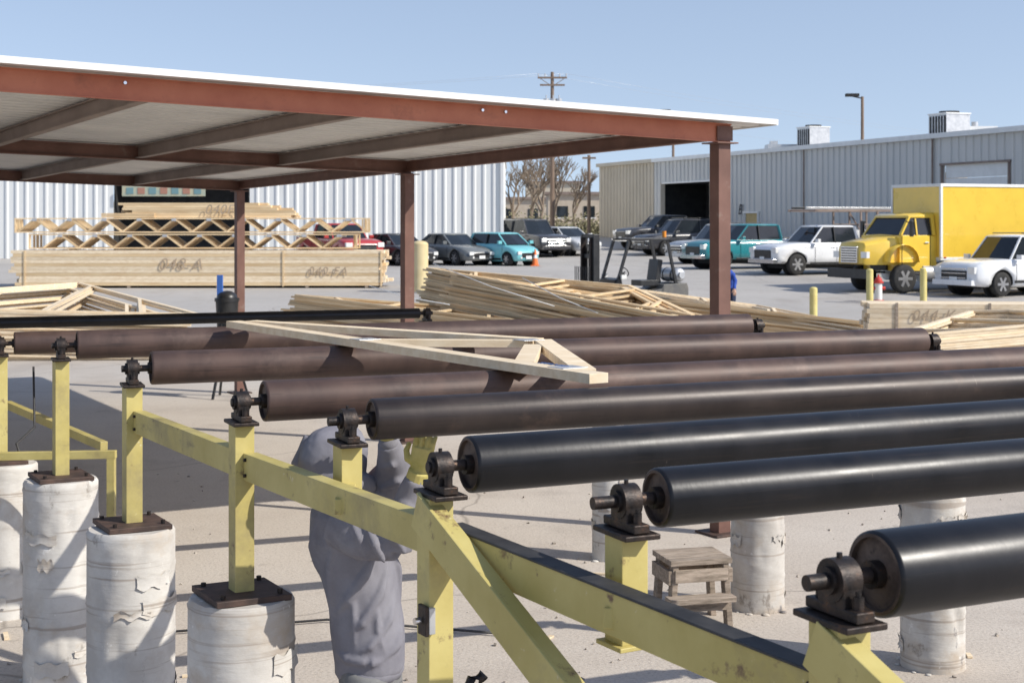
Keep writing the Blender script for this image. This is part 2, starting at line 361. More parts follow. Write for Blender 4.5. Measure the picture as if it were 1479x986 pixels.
mb.box((S[6].x-.045,S[6].y-.05,1.475),(.012,.05,.085),M['iron'],(0,0,R(30))); mb.box((S[6].x-.03,S[6].y-.045,1.475),(.02,.045,.075),M['alu'],(0,0,R(30)))
mb.cyl((S[6].x-.055,S[6].y-.055,1.475),(S[6].x-.07,S[6].y-.065,1.475),.01,M['chrome'],seg=12)
mb.finish('conveyor_frame',bevel=.0025)
mb=MB(); mb.tube([(-.10,4.0,0),(-.10,4.0,1.2),(-.125,4.0,1.33),(-.11,4.0,1.365),(-.088,4.0,1.375),(-.078,4.0,1.36)],[.012,.012,.012,.013,.014,.016],M['iron'],10)
mb.finish('valve_lever')
mb=MB(); mb.tube([(-3.3,10.2,1.6),(-3.26,10.1,1.2),(-3.35,10.0,1.1),(-3.25,9.9,.9),(-3.1,9.7,.02),(-2.2,9.3,.02),(-1.2,9.6,.02),(.2,9.2,.02)],[.008]*8,M['black_rub'],8); mb.finish('power_cable')
# ------------------------------------------------------------------ truss on rollers
mb=MB(); z=2.005; wd=.089;th=.038
A=V((-1.62,8.60,z)); Bf=V((.33,5.62,z)); Cb=V((.13,7.25,z))
mb.bar(A,Bf,wd,th,M['wood2'])
mb.bar(A+V((.10,.02,.001)),Cb+V((.0,.05,.001)),wd,th-.002,M['wood2'])
t=(Bf-Cb).normalized()
mb.bar(Cb+V((.02,0,0)),Bf-t*.12+V((-.03,.05,0)),wd,th+.001,M['wood2'])
mb.bar(V((-.72,7.28,z)),Cb+V((-.05,-.02,0)),.07,th-.003,M['wood2'])
mb.bar(V((.10,6.98,z)),V((.05,6.12,z)),.085,th-.004,M['wood2'])
for p in(V((.22,5.85,z+.0205)),V((.08,7.2,z+.0205)),V((-.72,7.25,z+.0205))): mb.box(p,(.11,.12,.0018),M['alu'],(0,0,R(-57)))
e=mb.finish('wood_truss',bevel=.002)
text('stamp','SPF 2 KD',(.10,6.02,z+.0215),(0,0,R(-57)),.045,mat('blue_stamp_ink',(.05,.12,.3)),e)
# ------------------------------------------------------------------ stool
e=empty('wooden_step_stool',(1.17,9.62,0),R(14)); mb=MB()
for k in range(4): mb.box((0,-.135+k*.09,.425),(.42,.082,.035),M['oldwood'],(0,0,random.uniform(-.02,.02)))
for sx in(-.17,.17):
    for sy in(-.13,.13): mb.bar((sx*1.15,sy*1.1,0),(sx,sy,.407),.07,.038,M['oldwood'],up=(1,0,0))
    mb.box((sx*1.2,0,.33),(.03,.32,.09),M['oldwood'])
mb.box((0,-.165,.34),(.36,.03,.08),M['oldwood']); mb.box((-.02,-.21,.2),(.44,.12,.035),M['oldwood']); mb.box((0,.165,.34),(.36,.03,.08),M['oldwood'])
mb.box((0,-.175,.15),(.36,.03,.07),M['oldwood'])
mb.finish('stool_boards',e,bevel=.003)
# ------------------------------------------------------------------ canopy
O=V((1.736,12.34,0)); da=V((-.865,-.502,0)); db=V((-.502,.865,0))
def Cp(a,b,dz=0): 
    p=O+da*a+db*b; return V((p.x,p.y,3.26-.0163*b+.029*a+dz))
e=empty('open_sided_canopy')
mb=MB()
for a in(0,12.8):
    for b in(0,5.92,11.7):
        p=Cp(a,b); mb.box((p.x,p.y,(p.z)/2),(.125,.125,p.z),M['brownsteel'],(0,0,R(30.1)))
        mb.box((p.x,p.y,.01),(.3,.3,.02),M['rustplate'],(0,0,R(30.1))); mb.box((p.x,p.y,p.z-.008),(.22,.22,.012),M['brownsteel'],(0,0,R(30.1)))
mb.finish('posts',e,bevel=.004)
mb=MB()
def ibeam(p,q,w,h,m,t=.012):
    p=V(p);q=V(q); mb.bar(p,q,t,h-.001,m); mb.bar(p+V((0,0,h/2-.006)),q+V((0,0,h/2-.006)),w,.012,m); mb.bar(p-V((0,0,h/2-.006)),q-V((0,0,h/2-.006)),w,.012,m)
mb.bar(Cp(-.07,-.04,.075),Cp(13,-.04,.075),.02,.155,M['rustred']); mb.bar(Cp(-.07,-.045,.0),Cp(13,-.045,.0),.035,.008,M['rustred'])
mb.bar(Cp(-.07,-.045,.148),Cp(13,-.045,.148),.04,.01,M['rustred'])
for b in(5.92,11.7): ibeam(Cp(-.05,b,.075),Cp(13,b,.075),.10,.15,M['brownsteel'])
for k in range(9): 
    a=1.6*k; ibeam(Cp(a,.03,.085),Cp(a,12,.085),.08,.13,M['rafter'] if k else M['brownsteel'])
ibeam(Cp(-.05,12,.08),Cp(13,12,.08),.08,.13,M['brownsteel'])
mb.box(Cp(0,-.062,.07),(.16,.012,.12),M['brownsteel'],(0,0,R(30.1)))
for k in(2.1,2.3,5.0): mb.cyl(Cp(k,-.05,.11),Cp(k,-.07,.11),.012,M['chrome'],seg=6)
mb.finish('steel_beams',e)
mb=MB(); prof=[]; b=-.22
while b<12.3:
    prof+= [(b,0),(b+.12,0),(b+.145,.032),(b+.20,.032),(b+.225,0)]; b+=.23
vs=[];n=len(prof)
for a in(-.42,4,8,13.2):
    for bb,h in prof: vs.append(Cp(a,bb,.165+h))
fs=[(j*n+i,j*n+i+1,(j+1)*n+i+1,(j+1)*n+i) for j in range(3) for i in range(n-1)]
mb.add(vs,fs,M['roofsheet'])
o=mb.finish('corrugated_roof',e); so=o.modifiers.new('s','SOLIDIFY'); so.thickness=.002
mb=MB(); mb.bar(Cp(-.42,-.235,.178),Cp(13.2,-.235,.178),.02,.045,M['white_trim']); mb.bar(Cp(-.43,-.22,.178),Cp(-.43,12.3,.178),.02,.05,M['white_trim'])
mb.finish('edge_trim',e)
# ------------------------------------------------------------------ ribbed panel walls
def ribwall(mb,p,q,z0,z1,m,pitch=.3,dep=.035,gap=None):
    p=V(p);q=V(q);L=(q-p).length;t=(q-p).normalized(); n=V((t.y,-t.x,0))
    s=0; pr=[]
    while s<L-.001:
        for ds,o in((0,0),(.18,0),(.205,dep),(.26,dep),(.285,0)):
            if s+ds*pitch/.3<=L: pr.append((s+ds*pitch/.3,o))
        s+=pitch
    pr.append((L,0))
    vs=[p+t*s+n*o for s,o in pr]; k=len(pr)
    mb.add([(v.x,v.y,z0) for v in vs]+[(v.x,v.y,z1) for v in vs],[(i,i+1,k+i+1,k+i) for i in range(k-1)],m)
e=empty('white_warehouse')
mb=MB(); Y=75
ribwall(mb,(-45,Y,0),(-20.2,Y,0),.3,6.6,M['wallw'],.5,.05); ribwall(mb,(-13.3,Y,0),(-.54,Y,0),.3,6.6,M['wallw'],.5,.05); ribwall(mb,(-20.2,Y,0),(-13.3,Y,0),4.9,6.6,M['wallw'],.5,.05)
ribwall(mb,(-.54,Y,0),(-.54,Y+40,0),.3,6.6,M['wallw'],.5,.05)
mb.finish('ribbed_walls',e)
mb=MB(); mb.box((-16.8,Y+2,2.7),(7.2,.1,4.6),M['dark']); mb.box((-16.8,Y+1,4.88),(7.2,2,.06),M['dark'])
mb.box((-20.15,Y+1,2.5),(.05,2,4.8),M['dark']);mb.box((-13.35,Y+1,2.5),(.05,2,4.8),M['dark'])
mb.box((-22.8,Y+20,6.75),(44.8,40.6,.18),M['wallg']); mb.box((-.50,Y-.06,3.5),(.16,.14,6.2),M['white_trim'])
mb.finish('roof_and_opening',e)
sg=empty('painted_sign',parent=None); mb=MB()
mb.box((-17.6,Y-.25,4.15),(4.2,.06,.55),mat('sign_board',(.35,.42,.35),(.5,.45,.3),.6,0,3)); 
for i in range(7): mb.box((-19.3+i*.57,Y-.29,4.15),(.36,.02,.32),mat('sign_letter',(.4,.2,.14) if i%2 else (.16,.28,.3)))
for x in(-19.4,-15.8): mb.bar((x,Y-.22,4.4),(x,Y+.0,4.95),.03,.03,M['alu'])
mb.finish('sign_panel',sg)
W0=V((5.9,100,0)); Wd=V((14.9,-40,0))
def W(t): return W0+Wd*t
wt=Wd.normalized(); wn=V((wt.y,-wt.x,0))
e=empty('metal_warehouse'); mb=MB(); TOP=6.27
ribwall(mb,W(0),W(.198),1.0,TOP,M['wallb'],.5,.06); ribwall(mb,W(.198),W(.226),.9,TOP,M['wallg'],.5,.06)
ribwall(mb,W(.226),W(.375),4.95,TOP,M['wallg'],.5,.06); ribwall(mb,W(.375),W(.467),.7,TOP,M['wallg'],.5,.06)
ribwall(mb,W(.467),W(.498),3.05,TOP,M['wallg'],.5,.06); ribwall(mb,W(.498),W(.879),.4,TOP,M['wallg'],.5,.06)
ribwall(mb,W(.879),W(.975),5.05,TOP,M['wallg'],.5,.06); ribwall(mb,W(.975),W(1.7),0,TOP,M['wallg'],.5,.06)
far=W(0)-wn*30; ribwall(mb,far,W(0),1.0,TOP,M['wallb'],.5,.06)
mb.finish('ribbed_walls',e)
mb=MB()
def wpanel(t0,t1,z0,z1,off,m,th=.05):
    p=W(t0)+wn*off;q=W(t1)+wn*off; mb.bar((p.x,p.y,(z0+z1)/2),(q.x,q.y,(z0+z1)/2),th,z1-z0,m)
wpanel(0,.2,TOP,TOP+.22,.1,M['wallb'],.3); wpanel(.2,1.7,TOP,TOP+.22,.1,M['white_trim'],.3)
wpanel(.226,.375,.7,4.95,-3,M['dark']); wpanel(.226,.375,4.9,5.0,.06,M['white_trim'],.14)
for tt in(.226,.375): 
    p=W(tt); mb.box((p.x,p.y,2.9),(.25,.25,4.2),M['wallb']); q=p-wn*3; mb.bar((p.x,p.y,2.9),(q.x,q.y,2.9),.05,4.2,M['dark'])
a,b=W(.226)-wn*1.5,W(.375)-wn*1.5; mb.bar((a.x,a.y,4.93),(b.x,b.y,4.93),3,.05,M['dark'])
wpanel(.467,.498,.7,3.05,-.03,mat('tan_door',(.5,.38,.16),(.55,.42,.2)),.05); wpanel(.462,.503,3.05,3.15,.06,M['white_trim'],.1)
for tt in(.465,.5): p=W(tt)+wn*.05; mb.box((p.x,p.y,1.8),(.1,.1,2.6),M['white_trim'])
dm=M['white_trim']
for k in range(8): wpanel(.879,.975,.5+k*.57,.5+k*.57+.55,-.04-(.01 if k%2 else 0),dm,.05)
wpanel(.872,.982,5.05,5.15,.07,M['rafter'],.06)
for tt in(.875,.979): p=W(tt)+wn*.05; mb.box((p.x,p.y,2.7),(.10,.10,4.8),M['rafter'])
for tt in(.61,.31+.55,1.2): p=W(tt)+wn*.09; mb.box((p.x,p.y,3.3),(.07,.07,5.9),M['rafter'])
c=[W(0),W(1.7),W(1.7)-wn*30,W(0)-wn*30]; mb.add([(q.x,q.y,TOP+.1+(.4 if i>1 else 0)) for i,q in enumerate(c)],[(0,1,2,3)],M['wallg'])
mb.finish('roof_doors_trim',e)
text('bay_letter','B',W(.45)+wn*.1+V((0,0,3.0)),(R(90),0,math.atan2(wt.y,wt.x)),.8,M['dark'],e)
def hvac(x,y,z,w,h):
    e=empty('rooftop_air_conditioner',(x,y,z),R(-69)); mb=MB(); mb.box((0,0,h/2),(w,w,h),M['alu']); mb.box((0,0,-.3),(w*.9,w*.9,.6),M['alu'])
    for k in range(12): mb.box((-w/2+.08+k*(w-.16)/11,-w/2-.02,h/2),(w/26,.04,h*.85),M['dark' if k%2 else 'alu'])
    for k in range(12): mb.box((-w/2-.02,-w/2+.08+k*(w-.16)/11,h/2),(.04,w/26,h*.85),M['dark' if k%2 else 'alu'])
    mb.box((0,0,h+.03),(w*1.06,w*1.06,.06),M['white_trim']); mb.cyl((0,0,h+.05),(0,0,h+.16),w*.35,M['dark'])
    mb.finish('unit_body',e)
hvac(16.3,80,6.5,1.25,1.15); hvac(20.1,68,6.5,1.3,1.0)
mb=MB(); mb.box((14.9,82,6.7),(1.6,1.2,.3),M['alu']); mb.box((14.5,82,6.9),(.4,.4,.3),M['alu']); mb.finish('roof_vent')
mb=MB(); mb.box((21.6,68.5,6.75),(1.4,1.2,.45),M['white_trim']); mb.cyl((21.4,68.4,6.9),(21.4,68.4,7.2),.15,M['alu']); mb.finish('roof_vent')
# ------------------------------------------------------------------ poles
def lightpole(x,y,h,s=1):
    mb=MB(); mb.cyl((x,y,1),(x,y,h),.11*s,M['pole'],r2=.08*s); mb.bar((x,y,h-.1),(x-.7*s,y,h+.05),.06,.06,M['dark']); mb.box((x-.55*s,y,h+.08),(.7*s,.35,.16),M['dark']); mb.finish('street_lamp')
lightpole(18.95,80,9.35); lightpole(10.9,100,10.0)
e=empty('utility_pole',(2.75,101,1.6)); mb=MB()
mb.cyl((0,0,0),(0,0,11.2),.17,M['pole'],r2=.11); 
for z,w in((10.8,2.0),(10.3,1.7)): mb.box((.0,-.12,z),(w,.1,.12),M['pole'])
mb.bar((-.9,-.12,10.8),(0,-.1,10.2),.04,.04,M['pole']);mb.bar((.9,-.12,10.8),(0,-.1,10.2),.04,.04,M['pole'])
for x in(-.95,-.5,.5,.95): mb.cyl((x,-.12,10.86),(x,-.12,11.08),.05,M['alu'],seg=8)
for x in(-.42,0.05,.45): mb.cyl((x,-.35,8.5),(x,-.35,9.35),.2,M['alu']); mb.cyl((x,-.35,9.35),(x,-.35,9.6),.04,M['alu'])
mb.box((0,-.2,8.9),(1.1,.1,.1),M['pole'])
mb.finish('pole_and_transformers',e)
mb=MB()
for x,z in((-.95,12.68),(.95,12.68),(0,10.3)):
    for q in((-60,110,11.5),(80,190,11.0)):
        a=V((2.75+x,100.9,z)); b=V(q)+V((x,0,z-12)); pts=[a.lerp(b,k/10)-V((0,0,4*.9*(k/10)*(1-k/10))) for k in range(11)]
        mb.tube(pts,[.006]*11,M['alu'],5)
mb.finish('overhead_wire')
mb=MB(); mb.cyl((5.1,98,1.4),(5.1,98,7.0),.13,M['pole'],r2=.1); mb.box((5.1,97.9,6.8),(.9,.1,.12),M['pole']); mb.finish('utility_pole')
# ------------------------------------------------------------------ background
mb=MB(); n=60; vs=[]
for j,(yy,hs) in enumerate(((180,0),(260,1),(420,1.6),(700,1.2))):
    for i in range(n): 
        x=-200+400*i/(n-1); vs.append((x*(1+j*.6),yy,1.5+hs*(4.0+4.5*noise.noise(V((x*.02+3,j*.8,0)))) ))
mb.add(vs,[(j*n+i,j*n+i+1,(j+1)*n+i+1,(j+1)*n+i) for j in range(3) for i in range(n-1)],M['hill'],True); mb.finish('hill')
def house(x,y,w,h,c):
    e=empty('stucco_house',(x,y,1.6)); mb=MB(); mb.box((0,0,h/2),(w,6,h),c); mb.box((0,0,h+.12),(w+.5,6.5,.24),M['rafter'])
    for k in range(int(w/2.4)): mb.box((-w/2+1.3+k*2.4,-3.02,h*.55),(1,.05,1),M['glass']); mb.box((-w/2+1.3+k*2.4,-3.05,h*.55-.56),(1.2,.08,.1),M['white_trim'])
    mb.finish('house_body',e)
house(6.2,135,6,3.4,M['stucco']); house(.5,150,9,3.2,M['stucco']); house(4.5,165,6,5.2,M['wallb'])
mb=MB()
for k in range(170):
    x=random.uniform(-2,7.5); z=random.uniform(0,1.15); s=random.uniform(.2,.42); mb.sph((x,112+random.uniform(-.15,.15),1.6+z),(s*.7,.25,s*.5),M['stone'],7)
mb.finish('rock_wall')
def tree(x,y,h,seed):
    random.seed(seed); mb=MB()
    def br(p,d,L,r,lv):
        q=p+d*L; mid=p.lerp(q,.5)+V((random.uniform(-1,1),random.uniform(-1,1),0))*L*.06
        mb.cyl(p,mid,r,M['tree'],r2=r*.85,seg=6 if lv<2 else 4,caps=False); mb.cyl(mid,q,r*.85,M['tree'],r2=r*.66,seg=6 if lv<2 else 4,caps=False)
        if lv>=5: return
        for k in range(3):
            nd=(d+V((random.uniform(-1,1),random.uniform(-1,1),random.uniform(-.15,.7)))*.75).normalized(); br(q if k else mid.lerp(q,.6),nd,L*random.uniform(.62,.85),r*.66,lv+1)
    br(V((x,y,1.5)),V((random.uniform(-.1,.1),0,1)),h*.24,h*.02,0); mb.finish('bare_tree'); random.seed(seed+1)
tree(1.5,108,8.2,3); tree(.0,112,7.4,5); tree(3.4,118,8.0,8); tree(4.6,110,6.5,11); tree(2.4,125,9,15)
bm_=mat('dry_shrub_leaf',(.12,.12,.06),(.24,.21,.12),.9,0,3,island=.4); mb=MB(); random.seed(4)
for k in range(2600):
    cx=random.choice((-.2,.9,2.2,3.6,5,6.4)); a=V((random.gauss(0,.55),random.gauss(0,.5),abs(random.gauss(0,.6)))); p=V((cx,106,1.6))+a; s=.09
    u=V((random.uniform(-1,1),random.uniform(-1,1),random.uniform(-1,1))).normalized()*s; w=u.orthogonal().normalized()*s
    mb.add([p-u,p+w,p+u,p-w],[(0,1,2,3)],bm_)
mb.finish('desert_shrub')
# ------------------------------------------------------------------ lumber
random.seed(21)
def truss_stack(name,loc,rz,L,H,layers,tilt=(0,0),m=None,fan=.02,mono=False):
    m=m or M['wood']; mb=MB()
    for i in range(layers):
        z=.02+i*.041; ox=random.uniform(-.16,.16)+fan*i; oy=random.uniform(-.05,.05)+fan*.4*i; g=random.uniform(-.016,.016)
        def P(x,y): return V((x+ox-y*g,y+oy+x*g,z))
        w,h=.089,.038; apx=L if mono else L/2
        mb.bar(P(0,0),P(L,0),w,h,m)
        mb.bar(P(0.1,.07),P(apx,H),w,h-.001,m)
        if not mono: mb.bar(P(L-.1,.07),P(apx,H),w,h-.001,m)
        else: mb.bar(P(L,.05),P(L,H),w,h-.001,m)
        nn=4
        for k in range(nn):
            x0=L*(k+.6)/(nn+.6); yt=H*(x0/apx if x0<apx else (L-x0)/(L-apx+1e-6)); x1=x0+L*.08
            mb.bar(P(x1,.05),P(x0,max(yt-.05,.1)),w*.8,h-.003,m)
    for x in(.25*L,.75*L): mb.box((x,H*.3,-.05),(.09,H*.8,.1),M['oldwood'])
    return mb.finish(name,loc=loc,rot=(tilt[0],tilt[1],rz))
truss_stack('roof_truss_stack',(-14.6,27.3,.1),R(4),8.2,8.5,24,(R(1.0),R(1.5)),M['wood2'])
truss_stack('roof_truss_stack',(-2.2,33.0,.55),R(-55),8.6,2.2,26,(0,R(4.0)),M['wood'],.015)
truss_stack('roof_truss_stack',(-1.6,31.0,.6),R(-38),6.5,1.8,24,(R(-4),R(6.5)),M['wood'],.012)
truss_stack('roof_truss_stack',(-5.0,31.5,.35),R(-30),5.5,2.0,18,(R(-2),R(4)),M['wood'],.02)
truss_stack('roof_truss_stack',(1.1,33.5,.40),R(-28),7.2,2.0,22,(R(-3),R(7)),M['wood2'],.012)
truss_stack('roof_truss_stack',(2.6,32.0,.25),R(-20),4.6,1.6,18,(R(-5),R(5)),M['wood'],.012)
truss_stack('roof_truss_stack',(4.6,31.5,.05),R(-14),2.6,1.2,12,(R(-4),R(5)),M['wood'],.012)
truss_stack('roof_truss_stack',(5.2,21.0,.05),R(18),7,3.0,22,(R(-1),R(-3)),M['wood2'],.01)
mb=MB()
for p,q in(((-1.6,30,1.75),(.8,28,1.0)),((.2,29,1.5),(1.6,27.5,.9)),((-2.9,30,1.3),(-1.2,28.5,1.0))): mb.tube([p,(V(p)+V(q))/2+V((0,0,-.05)),q],[.008]*3,M['white_trim'],5)
mb.finish('strapping_band')
e=empty('board_stack',(6.75,28.0,0),R(-6)); mb=MB()
for k in range(11):
    for j in range(4): mb.box((3.6+random.uniform(-.06,.06),j*.29,.09+k*.092),(7.2,.28,.088),M['wood2'])
for x in(.6,3.5,6.5): mb.box((x,.45,.02),(.09,1.2,.05),M['oldwood'])
for x in(.5,2.2,4.4): mb.box((x,-.15,.55),(.05,.02,1.05),M['oldwood'])
mb.finish('boards',e); text('marking','044-K',(.75,-.165,.74),(R(90),0,0),.30,M['ink'],e)
e=empty('lumber_stack',(-16.9,50,gz(50)),R(.0)); mb=MB(); L=12.7
for k in range(11):
    for j in range(3): mb.box((L/2+random.uniform(-.15,.15),j*.5,.13+k*.108),(L-random.uniform(0,.5),.48,.104),M['wood2' if k%3 else 'wood'])
for x in(1,4,7,10,12): mb.box((x,.5,.04),(.1,1.5,.08),M['oldwood'])
for x in(.5,9.2,12.5): mb.box((x,-.26,.65),(.05,.02,1.2),M['wood'])
mb.finish('beams',e); text('marking','048-A',(5.0,-.28,.62),(R(90),0,R(0)),.55,M['ink'],e); text('marking_2','040-FA',(10.0,-.28,.42),(R(90),0,0),.42,M['ink'],e)
def floor_truss(mb,x0,x1,y,z,h,ph=0):
    m=M['wood']; mb.box(((x0+x1)/2,y,z+.02),(x1-x0,.09,.04),m); mb.box(((x0+x1)/2,y,z+h-.02),(x1-x0,.09,.04),m)
    x=-17+ph; s=.62; up=True
    while x<x0: x+=s*.95; up=not up
    while x+s<x1:
        a,b=(z+.04,z+h-.04) if up else (z+h-.04,z+.04); mb.bar((x,y,a),(x+s*.9,y,b),.085,.055,m)
        if up: mb.box((x+s*.9,y-.05,z+h-.06),(.16,.01,.09),M['alu'])
        x+=s*.95; up=not up
    for x in(x0+.03,x1-.03): mb.box((x,y,z+h/2),(.05,.09,h-.09),m)
e=empty('floor_truss_stack',(0,50,0)); mb=MB()
for j in range(5):
    y=j*.26; floor_truss(mb,-16.3+random.uniform(-.1,.1),-5.3+random.uniform(-.1,.1),y,1.68,.5,.015*j); floor_truss(mb,-16.9+random.uniform(-.1,.1),-4.95+random.uniform(-.1,.1),y+.05,2.22,.5,.3+.015*j)
for k in range(6):
    for j in range(3): mb.box((-10.6+random.uniform(-.5,.5),.3+j*.4,2.77+k*.085),(6.0-k*.25,.38,.08),M['wood'])
for k in range(3): mb.box((-13.0,.1,2.76+k*.05),(1.8,.09,.045),M['wood'])
for x in(-15,-12,-9,-6.5): mb.box((x,.6,1.655),(.09,1.5,.035),M['oldwood'])
mb.finish('trusses',e); text('marking','040F5',(-10.4,-.0,2.86),(R(90),0,0),.45,M['ink'],e)
# ------------------------------------------------------------------ small items
def bollard(x,y,r,h,m):
    mb=MB(); z=gz(y); mb.cyl((x,y,z),(x,y,z+h),r,m,seg=20); mb.sph((x,y,z+h),(r,r,r*.45),m,16); mb.cyl((x,y,z),(x,y,z+.03),r*1.25,M['col'],seg=20); mb.finish('bollard')
ym=mat('bollard_yellow',(.62,.52,.18),(.72,.62,.25),.5,0,4,dirt=((.4,.3,.15),6,.6,.7))
bollard(6.95,34.1,.09,.98,ym); bollard(10.4,43,.10,.95,ym); bollard(12.1,43.5,.10,.95,ym)
bollard(-2.95,47.5,.26,1.55,mat('tan_bollard',(.6,.48,.25),(.68,.56,.32),.6,0,3))
mb=MB(); x,y=1.05,67; z=gz(y); om=mat('orange_cone',(.75,.16,.03),(.8,.2,.05)); mb.box((x,y,z+.02),(.4,.4,.04),om); mb.cyl((x,y,z+.03),(x,y,z+.35),.15,om,r2=.1); mb.cyl((x,y,z+.35),(x,y,z+.5),.1,M['white_trim'],r2=.07); mb.cyl((x,y,z+.5),(x,y,z+.75),.07,om,r2=.03); mb.finish('traffic_cone')
mb=MB(); x,y=10.75,43.4; z=gz(y); rm=mat('hydrant_red',(.5,.04,.03),(.6,.06,.04)); mb.cyl((x,y,z),(x,y,z+.55),.11,M['white_trim']); mb.cyl((x,y,z+.55),(x,y,z+.6),.15,rm); mb.sph((x,y,z+.6),(.12,.12,.14),rm); mb.cyl((x-.2,y,z+.4),(x+.2,y,z+.4),.05,rm); mb.cyl((x,y,z+.7),(x,y,z+.8),.03,rm); mb.cyl((x,y,z),(x,y,z+.06),.16,rm); mb.finish('fire_hydrant')
e=empty('trash_can',(-4.22,21.9,0)); mb=MB(); 
mb.cyl((0,0,.72),(0,0,1.42),.13,M['blackp'],r2=.17); mb.cyl((0,0,1.42),(0,0,1.47),.185,M['blackp']); mb.sph((0,0,1.46),(.16,.16,.12),M['blackp'])
mb.box((-.1,-.02,1.66),(.08,.06,.3),mat('blue_bottle',(.05,.15,.5))); mb.cyl((.02,-.17,.6),(.02,-.17,1.1),.07,M['blackp'])
for a in range(3): mb.bar((.1*math.cos(a*2.1),.1*math.sin(a*2.1),.75),(.32*math.cos(a*2.1),.32*math.sin(a*2.1),0),.03,.03,M['blackp'])
mb.finish('bin_body',e)
# ------------------------------------------------------------------ vehicles
def wheel(mb,x,y,r,w,side):
    prof=[(-w/2,r*.62),(-w/2,r*.9),(-w*.38,r*.99),(w*.38,r*.99),(w/2,r*.9),(w/2,r*.62)]
    rings=[[(x+rr*math.cos(2*math.pi*k/28),y+o,r+rr*math.sin(2*math.pi*k/28)) for k in range(28)] for o,rr in prof]
    mb.loft(rings,M['tyre'],True,True)
    yo=y+side*w/2
    mb.cyl((x,yo-side*.01,r),(x,yo+side*.006,r),r*.64,M['rim'],seg=28,capm=M['dark']); mb.cyl((x,yo-side*.02,r),(x,yo+side*.02,r),r*.16,M['rim'],seg=12)
    for k in range(6):
        a=k*math.pi/3; mb.bar((x,yo+side*.01,r),(x+r*.6*math.cos(a),yo+side*.01,r+r*.6*math.sin(a)),.012,r*.2,M['rim'],up=(-math.sin(a),0,math.cos(a)))
def carve(o,cuts):
    cs=[]
    for (x,y,r,l) in cuts:
        mb=MB(); mb.mats=list(o.data.materials); mb.cyl((x,y-l/2,r[1]),(x,y+l/2,r[1]),r[0],M['dark'],seg=28); 
        c=mb.finish('cut'); cs.append(c); c.parent=o.parent; c.matrix_parent_inverse=Matrix.Identity(4)
        md=o.modifiers.new('c','BOOLEAN'); md.object=c; md.operation='DIFFERENCE'; md.solver='EXACT'
    bpy.context.view_layer.update(); dg=bpy.context.evaluated_depsgraph_get()
    me=bpy.data.meshes.new_from_object(o.evaluated_get(dg)); o.modifiers.clear(); o.data=me
    for c in cs: bpy.data.objects.remove(c,do_unlink=True)
KIND={
 'sedan':dict(L=4.7,W=1.82,H=1.45,wb=2.75,r=.33,st=[(-2.35,.45,.82,.68),(-2.28,.3,1.0,.8),(-1.9,.22,1.05,.88),(-1.1,.2,.97,.91),(0,.2,.94,.91),(.75,.2,.93,.91),(1.2,.2,.90,.90),(1.8,.2,.82,.87),(2.2,.22,.70,.80),(2.35,.3,.56,.66)],gl=(-1.75,.95,-.95,.15),belt=.93),
 'hatch':dict(L=3.7,W=1.62,H=1.5,wb=2.4,r=.29,st=[(-1.85,.4,.95,.66),(-1.8,.28,1.02,.74),(-1.4,.2,1.02,.80),(-.5,.18,.98,.81),(.4,.18,.95,.81),(.95,.2,.93,.80),(1.4,.2,.86,.77),(1.72,.22,.74,.70),(1.85,.3,.58,.58)],gl=(-1.78,1.05,-1.5,.35),belt=.96),
 'suv':dict(L=5.1,W=2.0,H=1.88,wb=2.95,r=.38,st=[(-2.55,.5,1.1,.84),(-2.5,.38,1.18,.94),(-2.0,.3,1.18,.99),(-1,.28,1.16,1.0),(0,.28,1.14,1.0),(.9,.28,1.13,1.0),(1.4,.3,1.12,.99),(2.1,.3,1.06,.97),(2.45,.34,.98,.92),(2.55,.45,.8,.84)],gl=(-2.5,1.05,-2.3,.45),belt=1.10),
 'pickup':dict(L=5.8,W=2.03,H=1.92,wb=3.7,r=.41,st=[(-2.9,.6,1.2,.94),(-2.86,.5,1.26,1.0),(-2.0,.45,1.26,1.01),(-.9,.42,1.26,1.01),(0,.4,1.24,1.01),(1.0,.4,1.22,1.01),(1.5,.42,1.24,1.0),(2.2,.42,1.20,.99),(2.75,.45,1.12,.96),(2.9,.55,.95,.90)],gl=(-1.0,1.25,-.9,.6),belt=1.22),
}
